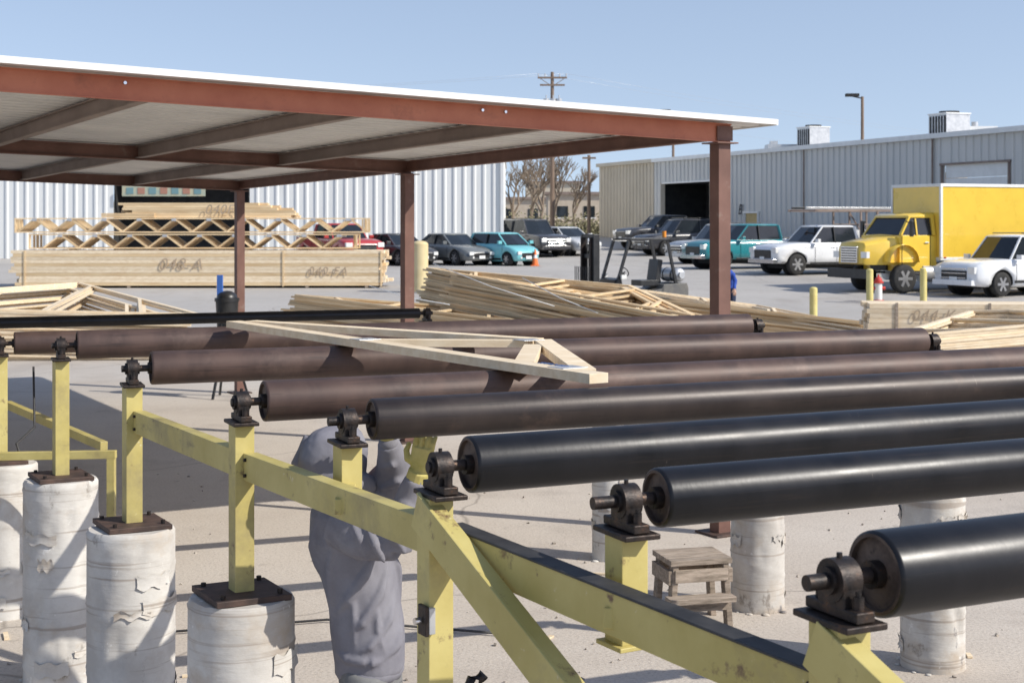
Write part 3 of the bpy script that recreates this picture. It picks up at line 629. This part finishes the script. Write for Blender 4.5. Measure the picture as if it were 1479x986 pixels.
def car(name,loc,heading,pm_,kind,rack=False):
    K=KIND[kind]; e=empty(name,(loc[0],loc[1],gz(loc[1])),heading); bpy.context.view_layer.update()
    hw=K['W']/2; mb=MB(); rings=[]
    for x,zb,zt,w in K['st']:
        h=[(0,zb),(w*.86,zb),(w*.97,zb+.09),(w,zb+.4*(zt-zb)),(w*.995,zt-.16),(w*.965,zt-.05),(w*.88,zt),(w*.5,zt+.02)]
        ring=[(x,y,z) for y,z in h]+[(x,0,zt+.03)]+[(x,-y,z) for y,z in reversed(h[1:])]
        rings.append(ring)
    mb.loft(rings,pm_,True,True); mb.mi(M['dark'])
    body=mb.finish('body',e)
    wb=K['wb']/2; r=K['r']; off=.05 if kind!='pickup' else .12
    wx=[wb+off,-wb+off]
    cuts=[(x,s*hw,(r+.07,r),.56) for x in wx for s in(-1,1)]
    try: carve(body,cuts)
    except Exception as ex: print('carve',ex)
    mb=MB()
    for x in wx:
        for s in(-1,1): wheel(mb,x,s*(hw-.12),r,.22,s); mb.cyl((x,s*(hw-.4),r),(x,s*(hw-.42),r),r+.06,M['dark'],seg=20)
    mb.box((0,0,.34),(K['L']*.8,hw*1.2,.2),M['dark'])
    mb.finish('wheels',e)
    xr0,xf0,xr1,xf1=K['gl']; zb=K['belt']; H=K['H']; yb=hw*.90; yt=hw*.74; mb=MB()
    B=[(xr0,yb*.95,zb),(xf0,yb*.9,zb),(xf0+.1,0,zb),(xf0,-yb*.9,zb),(xr0,-yb*.95,zb)]; Tt=[(xr1,yt*.95,H-.05),(xf1,yt*.92,H-.05),(xf1+.07,0,H-.05),(xf1,-yt*.92,H-.05),(xr1,-yt*.95,H-.05)]
    mb.loft([B,Tt],M['glass'],False,True)
    def out(k,gro,z): return [(p[0]+gro*(1 if p[0]>(xr1+xf1)/2 else -1),p[1]*(1+gro),z) for p in Tt]
    mb.loft([out(0,.03,H-.075),out(0,.03,H-.04),out(0,-.05,H-.005),out(0,-.2,H+.01)],pm_,True,True)
    for s in(-1,1):
        mb.bar((xf0+.01,s*yb*.915,zb-.02),(xf1+.01,s*yt*.94,H-.06),.06,.05,pm_); mb.bar((xr0,s*yb*.965,zb-.02),(xr1,s*yt*.965,H-.06),.08,.12,pm_)
        mb.bar((xf0-.02,s*yb*.93,zb+.005),(xr0,s*yb*.98,zb+.005),.05,.04,pm_)
        xm=(xf0+xr0)/2+.0
        nb=[xm] if kind in('pickup',) else [xm+.1,xr0+(xf0-xr0)*.24] if kind=='suv' else [xm]
        for xx in nb: mb.bar((xx,s*yb*.955,zb-.02),(xx,s*yt*.985,H-.06),.03,.09,pm_ if kind=='suv' else M['blackp'],up=(0,1,0))
        mb.box((xf0-.15,s*(hw+.1),zb+.1),(.12,.2,.14),pm_)
        for xx in(xf0-.1,xm,(xr0+.15)): mb.box((xx,s*(hw+.0005),zb*.5+.14),(.012,.012,zb*.55),M['dark'])
        for xx in(xm+.18,xr0+.45): mb.box((xx,s*(hw+.012),zb-.14),(.16,.02,.03),M['chrome'] if kind!='hatch' else pm_)
        mb.box((0,s*(hw*.985),.3 if kind in('sedan','hatch') else .45),(K['wb']-2*r-.15,.04,.08),M['blackp'])
    F=K['st'][-1]; Rr=K['st'][0]; xf=F[0]; zt=K['st'][-2][2]
    gr=M['blackp']; big=kind in('suv','pickup')
    mb.box((xf-.02,0,(F[1]+F[2])/2+.04),(.09,F[3]*1.25,(F[2]-F[1])*.75),gr)
    if big:
        for k in range(3): mb.box((xf+.03,0,F[1]+.12+k*.14),(.03,F[3]*1.2,.03),M['chrome'] if kind=='suv' else gr)
        mb.box((xf+.01,0,F[1]-.02),(.2,F[3]*1.95,.16),M['chrome'] if kind=='pickup' else pm_)
    for s in(-1,1):
        mb.box((xf-.07,s*F[3]*.86,(F[2]+zt)/2-.08),(.2,F[3]*.34,.15 if not big else .2),M['lamp']); 
        mb.box((Rr[0]+.03,s*Rr[3]*.93,Rr[2]-.12),(.12,.18,.2 if not big else .35),M['taillamp']); mb.cyl((xf-.05,s*F[3]*.7,F[1]+.07),(xf+.03,s*F[3]*.7,F[1]+.07),.05,M['lamp'],seg=10)
    mb.box((xf+.04,0,F[1]+.08),(.02,.32,.14),M['white_trim']); mb.box((Rr[0]-.01,0,Rr[1]+.2),(.03,.32,.15),M['white_trim'])
    mb.box((Rr[0]+.02,0,Rr[1]+.05),(.14,Rr[3]*1.9,.16),M['blackp'] if not big else M['chrome'])
    if kind=='pickup':
        mb.box((-1.98,0,1.285),(1.66,1.7,.02),M['dark'])
        for s in(-1,1): mb.box((-1.98,s*.93,1.30),(1.8,.1,.05),M['blackp'])
    if kind=='suv':
        for s in(-1,1): mb.bar((-1.8,s*.6,H+.05),(.3,s*.6,H+.05),.04,.03,M['blackp'])
    mb.finish('cabin_and_trim',e,bevel=.008)
    if rack:
        mb=MB(); rm=M['alu']; rk=M['rafter']
        for s in(-1,1):
            mb.bar((-2.85,s*.9,2.5),(1.1,s*.9,2.5),.07,.09,rk)
            for x in(-2.75,-1.9,-1.1): mb.bar((x,s*.92,1.3),(x,s*.9,2.5),.07,.07,rk)
            mb.bar((-2.7,s*.92,1.35),(-1.9,s*.9,2.45),.05,.05,rk); mb.bar((-2.8,s*.9,1.95),(-1.1,s*.9,1.95),.06,.06,rk)
        for x in(-2.75,-1.9,-1.1,0,1.0): mb.bar((x,-.95,2.5),(x,.95,2.5),.06,.05,rk)
        for y in(-.5,-.2,.45): mb.bar((-2.95,y,2.6),(1.2,y,2.6),.08,.08,M['blackp'] if y<0 else rm)
        mb.box((-1.98,-.95,1.5),(1.7,.35,.45),M['white_trim']); mb.box((-1.98,.95,1.5),(1.7,.35,.45),M['white_trim'])
        mb.finish('ladder_rack',e,bevel=.005)
    return e
P=dict(white=paint('white_car_paint',(.84,.85,.86)),teal=paint('teal_truck_paint',(.03,.25,.28)),aqua=paint('aqua_car_paint',(.20,.56,.60)),grey=paint('grey_car_paint',(.16,.17,.17)),dark=paint('dark_car_paint',(.05,.05,.055)),
  silver=paint('silver_car_paint',(.55,.56,.57)),red=paint('red_car_paint',(.42,.04,.04)),yel=paint('yellow_truck_paint',(.86,.58,.07)))
d24=V((.914,.407)); d28=V((.883,.469))
def fr(F,d,L): return (F[0]+d.x*L/2,F[1]+d.y*L/2)
car('white_suv',fr((13.6,45.5),d28,5.1),R(208),P['white'],'suv')
car('white_pickup_truck',fr((9.8,57.8),d24,5.8),R(204),P['white'],'pickup',rack=True)
car('teal_pickup_truck',fr((7.7,63.0),d24,5.8),R(204),P['teal'],'pickup')
car('silver_suv',fr((7.7,69.5),d24,5.1),R(204),P['silver'],'suv')
car('dark_suv',fr((6.7,77.5),d24,5.1),R(204),P['dark'],'suv')
car('dark_pickup_truck',fr((6.1,83),d24,5.8),R(204),P['dark'],'pickup')
car('aqua_hatchback_car',(-.40,68.3),R(-52),P['aqua'],'hatch')
car('grey_sedan_car',(-2.75,69.0),R(-54),P['grey'],'sedan')
car('dark_sedan_car',(-5.3,68.7),R(-54),P['dark'],'sedan')
car('red_pickup_truck',(-8.0,68.5),R(-60),P['red'],'pickup')
car('dark_suv',(1.0,78),R(-60),P['dark'],'suv')
car('grey_sedan_car',(2.9,79),R(-60),P['silver'],'sedan')
e=empty('box_truck',(10.77,47.5,gz(47.5)),R(204)); mb=MB(); yl=P['yel']
def ring(x,zb,zt,w,rt=.12): return [(x,-w,zb),(x,-w,zt-rt),(x,-w+rt*.7,zt-.02),(x,0,zt+.02),(x,w-rt*.7,zt-.02),(x,w,zt-rt),(x,w,zb),(x,0,zb)]
mb.loft([ring(-.12,.95,1.45,.62),ring(-.2,.9,1.62,.68),ring(-.9,.9,1.74,.78),ring(-1.35,.9,1.82,.9)],yl,True)
mb.loft([ring(-1.3,.7,1.85,.98,.05),ring(-2.75,.7,1.85,1.0,.05)],yl,False)
mb.loft([ring(-1.42,1.83,1.86,.93,.02),ring(-2.72,1.83,1.86,.95,.02)],yl,False)
Bq=[(-1.36,-.93,1.85),(-1.36,.93,1.85),(-2.7,.95,1.85),(-2.7,-.95,1.85)];Tq=[(-1.78,-.82,2.42),(-1.78,.82,2.42),(-2.68,.84,2.42),(-2.68,-.84,2.42)]
mb.loft([Bq,Tq],M['glass'],False)
mb.loft([[(-1.72,-.86,2.4),(-1.72,.86,2.4),(-2.74,.9,2.4),(-2.74,-.9,2.4)],[(-1.74,-.86,2.47),(-1.74,.86,2.47),(-2.74,.9,2.5),(-2.74,-.9,2.5)],[(-1.9,-.75,2.54),(-1.9,.75,2.54),(-2.7,.8,2.57),(-2.7,-.8,2.57)]],yl,True)
for s in(-1,1):
    mb.bar((-1.36,s*.93,1.83),(-1.78,s*.83,2.43),.09,.07,yl); mb.bar((-2.66,s*.95,1.83),(-2.66,s*.85,2.43),.12,.12,yl); mb.box((-2.0,s*.9,2.1),(.05,.06,.55),yl,(s*.17,0,0))
    mb.loft([[(-.35-1.05+.62*math.cos(a)*rr,s*y,.98+.0+.60*math.sin(a)*rr) for a in[math.pi*k/10 for k in range(11)]] for y,rr in((.62,.95),(.98,1.0),(1.12,.93))],yl,True,False)
    mb.box((-.15,s*.72,1.22),(.12,.3,.2),M['lamp']); mb.box((-1.55,s*1.25,2.05),(.08,.12,.5),M['blackp']); mb.bar((-1.5,s*1.0,2.3),(-1.55,s*1.25,2.2),.03,.03,M['blackp'])
    mb.box((-1.38,s*1.002,1.3),(.015,.012,1.1),M['dark']); mb.box((-2.5,s*1.006,1.3),(.015,.012,1.1),M['dark']); mb.box((-2.35,s*1.02,1.6),(.16,.02,.04),M['chrome'])
    mb.cyl((-2.2,s*.85,.62),(-3.3,s*.85,.62),.28,M['alu'],seg=20)
    mb.box((-1.9,s*.95,.6),(.5,.25,.06),M['blackp'])
mb.box((-.07,0,.62),(.16,2.1,.3),M['blackp']); mb.box((-.1,0,1.22),(.1,.85,.52),M['chrome'])
for k in range(6): mb.box((-.045,0,1.02+k*.08),(.02,.75,.03),M['dark'])
mb.box((-5.3,0,.82),(8.2,.8,.22),M['blackp'])
mb.finish('cab',e,bevel=.012)
mb=MB()
mb.box((-6.4,0,2.27),(7.3,2.42,2.32),yl); mb.box((-6.4,0,1.08),(7.34,2.46,.10),M['white_trim']); mb.box((-6.4,0,3.45),(7.36,2.48,.10),M['white_trim'])
for x in(-2.76,-10.04):
    for s in(-1,1): mb.box((x,s*1.21,2.27),(.09,.08,2.3),M['white_trim'])
for x in(-2.9,-6,-9.9):
    for s in(-1,1): mb.box((x,s*1.235,1.12),(.1,.02,.05),M['taillamp'])
mb.finish('cargo_box',e,bevel=.015)
mb=MB()
for s in(-1,1):
    wheel(mb,-1.4,s*1.0,.46,.26,s); wheel(mb,-8.1,s*1.0,.46,.5,s); mb.box((-8.8,s*1.0,.75),(.03,.5,.6),M['black_rub'])
mb.finish('wheels',e)
# forklift
e=empty('forklift',(2.95,36.3,gz(36.3)),R(203)); mb=MB(); bk=M['blackp']; fy=mat('forklift_body_paint',(.10,.10,.10),(.16,.15,.13),.45,0,4)
for s in(-1,1):
    mb.box((1.15,s*.32,1.12),(.16,.09,2.1),bk); mb.box((1.22,s*.24,1.1),(.12,.07,2.0),M['iron']); mb.box((1.36,s*.30,.12),(.05,.12,.6),bk); mb.box((1.9,s*.30,.04),(1.1,.12,.045),bk)
    mb.cyl((1.05,s*.18,.4),(1.05,s*.18,1.9),.035,M['chrome'],seg=12); mb.bar((.62,s*.42,1.02),(.3,s*.42,2.02),.06,.07,bk); mb.bar((-1.0,s*.42,.9),(-.75,s*.42,2.02),.06,.07,bk)
    mb.bar((.3,s*.44,2.05),(-.8,s*.44,2.05),.07,.06,bk); mb.bar((.62,s*.42,1.02),(.8,s*.42,.5),.07,.09,bk)
    wheel(mb,.75,s*.48,.30,.2,s); wheel(mb,-.85,s*.46,.25,.18,s)
    mb.box((.5,s*.51,1.15),(.14,.07,.1),M['lamp'])
for z in(.2,1.0,1.65,2.13): mb.box((1.17,0,z),(.1,.7,.1),bk)
mb.box((1.33,0,.6),(.05,.9,.1),bk); mb.box((1.33,0,.25),(.05,.9,.1),bk); mb.box((1.1,0,1.45),(.03,.34,1.1),M['iron'])
for k in range(9): mb.box((1.36,-.4+k*.1,1.0),(.02,.02,.8),bk)
for k in range(8): mb.box((.2-k*.13,0,2.06),(.05,.86,.035),bk)
mb.loft([[(-1.35,-.4,.28),(-1.35,.4,.28),(-1.35,.4,.85),(-1.35,-.4,.85)],[(-1.25,-.5,.2),(-1.25,.5,.2),(-1.25,.5,.98),(-1.25,-.5,.98)],[(-.6,-.52,.2),(-.6,.52,.2),(-.6,.52,.95),(-.6,-.52,.95)],[(-.55,-.5,.3),(-.55,.5,.3),(-.55,.5,.85),(-.55,-.5,.85)],[(.7,-.5,.3),(.7,.5,.3),(.7,.5,.55),(.7,-.5,.55)]],fy,False)
mb.box((-.35,0,.98),(.5,.5,.14),bk); mb.box((-.62,0,1.28),(.12,.48,.55),bk,(0,-.15,0)); mb.box((.55,0,.85),(.2,.8,.5),bk,(0,.2,0))
mb.cyl((.42,0,1.1),(.2,0,1.25),.02,bk,seg=8); 
mb.tube([(.2+.05*math.cos(a),.17*math.sin(a),1.26+.1*math.cos(a)) for a in[2*math.pi*k/16 for k in range(17)]],[.015]*17,bk,6)
mb.cyl((-1.12,-.34,1.17),(-1.12,.34,1.17),.17,M['alu'],seg=24); mb.sph((-1.12,-.34,1.17),(.17,.09,.17),M['alu'],20); mb.sph((-1.12,.34,1.17),(.17,.09,.17),M['alu'],20); mb.cyl((-1.12,.4,1.17),(-1.12,.5,1.17),.08,M['alu'],seg=16)
for y in(-.2,.2): mb.cyl((-1.12,y-.02,1.17),(-1.12,y+.02,1.17),.18,bk,seg=24)
mb.cyl((-.7,.35,2.1),(-.7,.35,2.25),.05,mat('amber_beacon',(.7,.25,.02)),seg=12)
mb.finish('forklift_body',e,bevel=.01)
# ------------------------------------------------------------------ workers
def hand(mb,w,d,side,n,m,curl=.7,s=1.0):
    w=V(w);d=V(d).normalized();side=V(side); side=(side-d*side.dot(d)).normalized(); n=d.cross(side)*(1 if V(n).dot(d.cross(side))>0 else -1)
    mb.tube([w-d*.03*s,w,w+d*.045*s,w+d*.09*s],[(.030*s,.024*s),(.032*s,.022*s),(.044*s,.018*s),(.042*s,.015*s)],m,12,ref=side)
    for k,(o,l) in enumerate(((.034,.075),(.0115,.085),(-.0115,.08),(-.033,.062))):
        p=w+d*.085*s+side*o*s; pts=[p-d*.015*s]; dd=d
        for j in range(4):
            pts.append(p.copy()); ang=curl*(j+.35); dd=(d*math.cos(ang)+n*math.sin(ang)); p=p+dd*l*s*(.42,.33,.25,.1)[j]
        mb.tube(pts,[.009*s,.0095*s,.0095*s,.009*s,.0075*s],m,8)
    b=w+d*.025*s+side*.03*s
    mb.tube([b-side*.01*s,b+side*.022*s+d*.012*s,b+side*.034*s+d*.04*s+n*.012*s,b+side*.03*s+d*.066*s+n*.028*s],[.014*s,.0135*s,.012*s,.009*s],m,8)
def skinned(mb,name,par,vox,sm=5,disp=0,size=.12):
    o=mb.finish(name,par); r=o.modifiers.new('r','REMESH'); r.mode='VOXEL'; r.voxel_size=vox; r.use_smooth_shade=True
    s=o.modifiers.new('s','SMOOTH'); s.factor=.5; s.iterations=sm
    if disp:
        t=bpy.data.textures.new(name,'CLOUDS'); t.noise_scale=size; t.noise_depth=1; d=o.modifiers.new('d','DISPLACE'); d.texture=t; d.strength=disp; d.mid_level=.5; d.texture_coords='GLOBAL'
    return o
def clothmat(name,a,b): return mat(name,a,b,.92,0,7,bump=.15,bscale=120,bdist=.003,spec=.12,dirt=((a[0]*.7,a[1]*.7,a[2]*.7),3,.55,.8))
skin=mat('skin_tone',(.42,.24,.16),(.48,.29,.2),.55,0,8)
def head(mbp,c,f,skin_):
    c=V(c);f=V(f).normalized(); up=V((0,0,1)); up=(up-f*up.dot(f)).normalized(); s=f.cross(up)
    rot=Matrix((s,f,up)).transposed()
    mbp.sph(c,(.074,.092,.112),skin_,20,rot); mbp.sph(c+f*.035-up*.055,(.055,.055,.05),skin_,14,rot)
    mbp.tube([c+f*.085+up*.02,c+f*.105-up*.012,c+f*.088-up*.03],[.009,.016,.012],skin_,8)
    for q in(-1,1): mbp.sph(c+s*q*.078,(.012,.022,.032),skin_,8,rot)
e=empty('worker_in_hoodie'); hood=clothmat('grey_hoodie_fleece',(.185,.18,.205),(.235,.23,.255)); pants=clothmat('grey_work_trousers',(.15,.15,.15),(.21,.21,.21)); glv=mat('yellow_leather_glove',(.42,.36,.09),(.56,.48,.18),.75,0,14,bump=.4,bscale=40)
mb=MB()
TP=[(-.555,5.77,.835),(-.555,5.77,.87),(-.560,5.77,.97),(-.575,5.765,1.12),(-.60,5.76,1.27),(-.622,5.75,1.40),(-.635,5.745,1.50),(-.65,5.74,1.57),(-.665,5.735,1.62)]
TR=[(.118,.145),(.136,.162),(.142,.172),(.140,.168),(.150,.178),(.163,.20),(.15,.19),(.10,.12),(.07,.075)]
mb.tube(TP,TR,hood,28)
mb.tube([(-.60,5.86,1.45),(-.53,5.82,1.53),(-.455,5.72,1.63)],[.085,.08,.07],hood,16)
mb.tube([(-.46,5.73,1.615),(-.458,5.66,1.69),(-.468,5.60,1.765)],[.07,.060,.043],hood,16)
mb.tube([(-.65,5.60,1.46),(-.55,5.53,1.42),(-.425,5.48,1.42)],[.095,.088,.074],hood,16)
mb.tube([(-.435,5.49,1.405),(-.395,5.455,1.53),(-.348,5.425,1.655)],[.074,.060,.043],hood,16)
def fold(pts,r):
    pts=[V(p) for p in pts]; P_=[]
    for a,b in zip(pts,pts[1:]):
        for k in range(4): P_.append(a.lerp(b,k/4))
    P_.append(pts[-1]); n=len(P_); mb.tube(P_,[max(.004,r*math.sin(math.pi*(i+.6)/(n+.2))) for i in range(n)],hood,8)
def sf(z,a):
    for (p,r),(q,s) in zip(zip(TP,TR),list(zip(TP,TR))[1:]):
        if p[2]<=z<=q[2]:
            k=(z-p[2])/(q[2]-p[2]); cx=p[0]+(q[0]-p[0])*k; cy=p[1]+(q[1]-p[1])*k; rx=r[0]+(s[0]-r[0])*k; ry=r[1]+(s[1]-r[1])*k
            return (cx+rx*math.cos(R(a)),cy+ry*math.sin(R(a)),z)
for L_,rr in (([(1.38,-48),(1.27,-72),(1.17,-104),(1.10,-138)],.026),([(1.32,-28),(1.20,-52),(1.08,-88),(1.02,-128)],.024),([(1.20,-18),(1.08,-44),(.99,-80),(.95,-120)],.022),([(1.42,-105),(1.30,-122),(1.16,-138),(1.05,-152)],.024),
   ([(1.08,-8),(.98,-34),(.93,-66)],.02),([(.97,-155),(.94,-120),(.93,-80),(.935,-30)],.024),([(1.45,-140),(1.36,-152),(1.22,-168)],.024),([(1.33,-15),(1.25,0),(1.12,10)],.02),([(1.25,-95),(1.12,-100),(1.0,-104)],.016),([(1.16,-62),(1.05,-66),(.96,-58)],.016)):
    fold([sf(*q) for q in L_],rr)
for P0 in ([(-.60,5.49,1.50),(-.56,5.445,1.43),(-.53,5.46,1.35)],[(-.54,5.46,1.48),(-.50,5.41,1.42),(-.47,5.43,1.35)],[(-.47,5.44,1.50),(-.43,5.405,1.45),(-.39,5.43,1.38)],[(-.45,5.43,1.52),(-.40,5.40,1.50),(-.35,5.43,1.47)],[(-.43,5.42,1.58),(-.385,5.395,1.565),(-.34,5.42,1.54)],
   [(-.42,5.66,1.70),(-.455,5.60,1.68),(-.51,5.64,1.66)],[(-.40,5.70,1.64),(-.44,5.645,1.61),(-.51,5.68,1.57)],[(-.45,5.75,1.54),(-.52,5.73,1.50),(-.58,5.74,1.44)]): fold(P0,.019)
skinned(mb,'hoodie',e,.007,3,.012,.13)
mb=MB(); mb.tube([(-.555,5.77,.83),(-.555,5.77,.855),(-.556,5.77,.885)],[(.122,.148),(.135,.162),(.134,.160)],hood,36)
mb.tube([(-.464,5.615,1.745),(-.469,5.593,1.785)],[.041,.036],hood,16); mb.tube([(-.358,5.433,1.63),(-.342,5.420,1.675)],[.042,.037],hood,16); mb.finish('hem_and_cuffs',e)
hc=V((-.685,5.725,1.695)); f=V((.80,.52,.20)).normalized()
upv=(V((-.12,0,1))-f*V((-.12,0,1)).dot(f)).normalized(); sv=f.cross(upv); rot=Matrix((sv,f,upv)).transposed(); rings=[]
for j in range(15):
    th=math.pi*(1-j/14*.76); yy_=math.cos(th)*.150; r_=math.sin(th)
    rings.append([hc+rot@V((.114*r_*math.cos(a),yy_-(.02 if math.sin(a)<0 else 0)*(j/14),.122*r_*math.sin(a)*(1.0 if math.sin(a)>0 else 1.25)-.02*(math.sin(a)<0))) for a in[2*math.pi*k/28 for k in range(28)]])
mb=MB(); mb.loft(rings,hood,True,False)
cp=[V((-.655,5.735,1.605))+V((.10*math.cos(a),.105*math.sin(a),.025*math.cos(a+2.6))) for a in[2*math.pi*k/18 for k in range(19)]]
mb.tube(cp,[.030]*19,hood,10,ref=(0,0,1))
for q in(0,1,2): mb.tube([hc+rot@V((-.09+.05*q,-.06,.085)),hc+rot@V((-.10+.06*q,-.12,.0)),hc+rot@V((-.07+.06*q,-.10,-.09))],[.008,.017,.010],hood,8)
o=mb.finish('hood',e); sd=o.modifiers.new('s','SOLIDIFY'); sd.thickness=.010; sd.offset=1
rm=o.modifiers.new('r','REMESH'); rm.mode='VOXEL'; rm.voxel_size=.006; rm.use_smooth_shade=True
s_=o.modifiers.new('s2','SMOOTH'); s_.factor=.5; s_.iterations=4
t=bpy.data.textures.new('hoodfold','CLOUDS'); t.noise_scale=.12; d=o.modifiers.new('d','DISPLACE'); d.texture=t; d.strength=.02; d.texture_coords='GLOBAL'
mb=MB(); head(mb,hc+f*.02-upv*.005,f,skin); mb.tube([hc-upv*.05,V((-.66,5.73,1.57))],[.055,.06],skin,14)
skinned(mb,'head',e,.006,2)
mb=MB(); cc=hc+f*.02
for q in(-1,1): mb.sph(cc+f*.082+sv*q*.03+upv*.012,(.012,.008,.008),M['white_trim'],10); mb.sph(cc+f*.09+sv*q*.03+upv*.012,(.005,.004,.005),M['dark'],8); mb.bar(cc+f*.088+sv*q*.018+upv*.032,cc+f*.08+sv*q*.045+upv*.032,.008,.006,M['dark'])
mb.bar(cc+f*.092-sv*.02-upv*.05,cc+f*.092+sv*.02-upv*.05,.008,.008,mat('lip',(.35,.13,.1))); mb.finish('face_details',e)
mb=MB(); hand(mb,(-.469,5.59,1.785),(.10,-.75,.7),(1,.2,0),(0,-.5,1),glv,.35); skinned(mb,'glove_1',e,.0045,1)
mb=MB(); hand(mb,(-.340,5.418,1.685),(.18,-.08,1),(-1,.2,0),(0,1,0),glv,.5,1.0); mb.tube([(-.352,5.428,1.65),(-.340,5.416,1.69)],[.041,.039],glv,14); skinned(mb,'glove_2',e,.0035,1)
mb=MB()
mb.tube([(-.555,5.77,1.0),(-.555,5.77,.90),(-.55,5.77,.80)],[(.115,.14),(.130,.155),(.12,.14)],pants,20)
mb.tube([(-.56,5.69,.86),(-.60,5.66,.66),(-.63,5.66,.46),(-.655,5.68,.25),(-.66,5.70,.10)],[.098,.090,.075,.066,.066],pants,16); mb.tube([(-.545,5.86,.86),(-.51,5.86,.66),(-.48,5.85,.46),(-.48,5.87,.25),(-.485,5.88,.10)],[.098,.09,.075,.066,.066],pants,16)
skinned(mb,'trousers',e,.010,4,.016,.09)
mb=MB(); bt=mat('brown_work_boot',(.12,.07,.04),(.18,.11,.06),.7,0,10)
for x,y in((-.66,5.70),(-.485,5.88)): mb.tube([(x,y,.14),(x,y,.06),(x+.06,y+.03,.045),(x+.14,y+.06,.04),(x+.19,y+.08,.035)],[.052,.052,.05,.046,.03],bt,14,ref=(0,1,0)); mb.box((x+.07,y+.03,.012),(.28,.095,.024),M['dark'],(0,0,.4))
mb.finish('boots',e)
e=empty('worker_in_blue_shirt',(5.42,37.0,gz(37))); bl=clothmat('blue_work_shirt',(.03,.07,.30),(.05,.10,.38)); jn=clothmat('dark_jeans',(.03,.04,.07),(.05,.06,.1))
mb=MB(); mb.tube([(0,0,.80),(0,0,.92),(-.05,-.08,1.08),(-.10,-.2,1.2),(-.12,-.27,1.24)],[(.15,.12),(.16,.13),(.17,.13),(.18,.12),(.08,.08)],bl,18)
for s in(-1,1): mb.tube([(-.1+s*.16,-.2,1.18),(-.1+s*.22,-.3,.98),(-.1+s*.18,-.42,.8)],[.065,.052,.04],bl,12)
skinned(mb,'shirt',e,.016,3,.02)
mb=MB()
for s in(-1,1): mb.tube([(s*.09,0,.88),(s*.10,-.04,.5),(s*.11,.03,.1)],[.10,.075,.06],jn,14)
skinned(mb,'jeans',e,.016,3,.015)
mb=MB(); head(mb,(-.13,-.36,1.30),(0,-.8,-.6),skin); skinned(mb,'head',e,.01,1)
mb=MB(); mb.sph((-.13,-.34,1.335),(.085,.10,.085),bl,14); mb.box((-.13,-.45,1.32),(.13,.1,.012),bl)
for s in(-1,1): mb.tube([(s*.11,.03,.1),(s*.11,-.02,.04),(s*.11,-.14,.035)],[.055,.05,.04],M['dark'],10)
mb.finish('cap_and_boots',e)
mb=MB()
for s in(-1,1): hand(mb,(-.1+s*.18,-.43,.79),(0,-.5,-.8),(-s,0,0),(0,.5,-1),skin,.5)
skinned(mb,'hands',e,.006,1)
# ------------------------------------------------------------------ light, sky, camera
el=R(38); az=R(-22); S_=V((math.cos(az)*math.cos(el),math.sin(az)*math.cos(el),math.sin(el)))
sl=bpy.data.lights.new('sun','SUN'); sl.energy=5; sl.angle=R(.5); sl.color=(1,.95,.86)
so=bpy.data.objects.new('sun',sl); so.rotation_euler=S_.to_track_quat('Z','Y').to_euler(); so.location=(20,-5,30); link(so)
w=bpy.data.worlds.new('World'); sc.world=w; w.use_nodes=True; nt=w.node_tree; bg=nt.nodes['Background']
sk=nt.nodes.new('ShaderNodeTexSky'); sk.sky_type='NISHITA'; sk.sun_disc=False; sk.sun_elevation=el; sk.sun_rotation=R(112); sk.altitude=300; sk.air_density=1.3; sk.dust_density=.3; sk.ozone_density=3
tc=nt.nodes.new('ShaderNodeTexCoord'); ad=nt.nodes.new('ShaderNodeVectorMath'); ad.operation='ADD'; ad.inputs[1].default_value=(0,0,.20); nm=nt.nodes.new('ShaderNodeVectorMath'); nm.operation='NORMALIZE'
nt.links.new(tc.outputs['Generated'],ad.inputs[0]); nt.links.new(ad.outputs[0],nm.inputs[0]); nt.links.new(nm.outputs[0],sk.inputs['Vector'])
mu=nt.nodes.new('ShaderNodeMix'); mu.data_type='RGBA'; mu.blend_type='MULTIPLY'; mu.inputs[0].default_value=1; mu.inputs[7].default_value=(1.68,1.34,1.18,1)
nt.links.new(sk.outputs[0],mu.inputs[6]); nt.links.new(mu.outputs[2],bg.inputs[0]); bg.inputs[1].default_value=.15
cd=bpy.data.cameras.new('camera'); cd.lens=52; cd.sensor_width=36; cd.shift_y=-173/1479; cd.clip_start=.05; cd.clip_end=6000
cd.dof.use_dof=True; cd.dof.focus_distance=6.0; cd.dof.aperture_fstop=9
co=bpy.data.objects.new('camera',cd); co.location=(0,0,2.6); co.rotation_euler=(R(90),0,0); link(co); sc.camera=co
sc.view_settings.view_transform='Standard'; sc.view_settings.look='None'; sc.view_settings.exposure=0
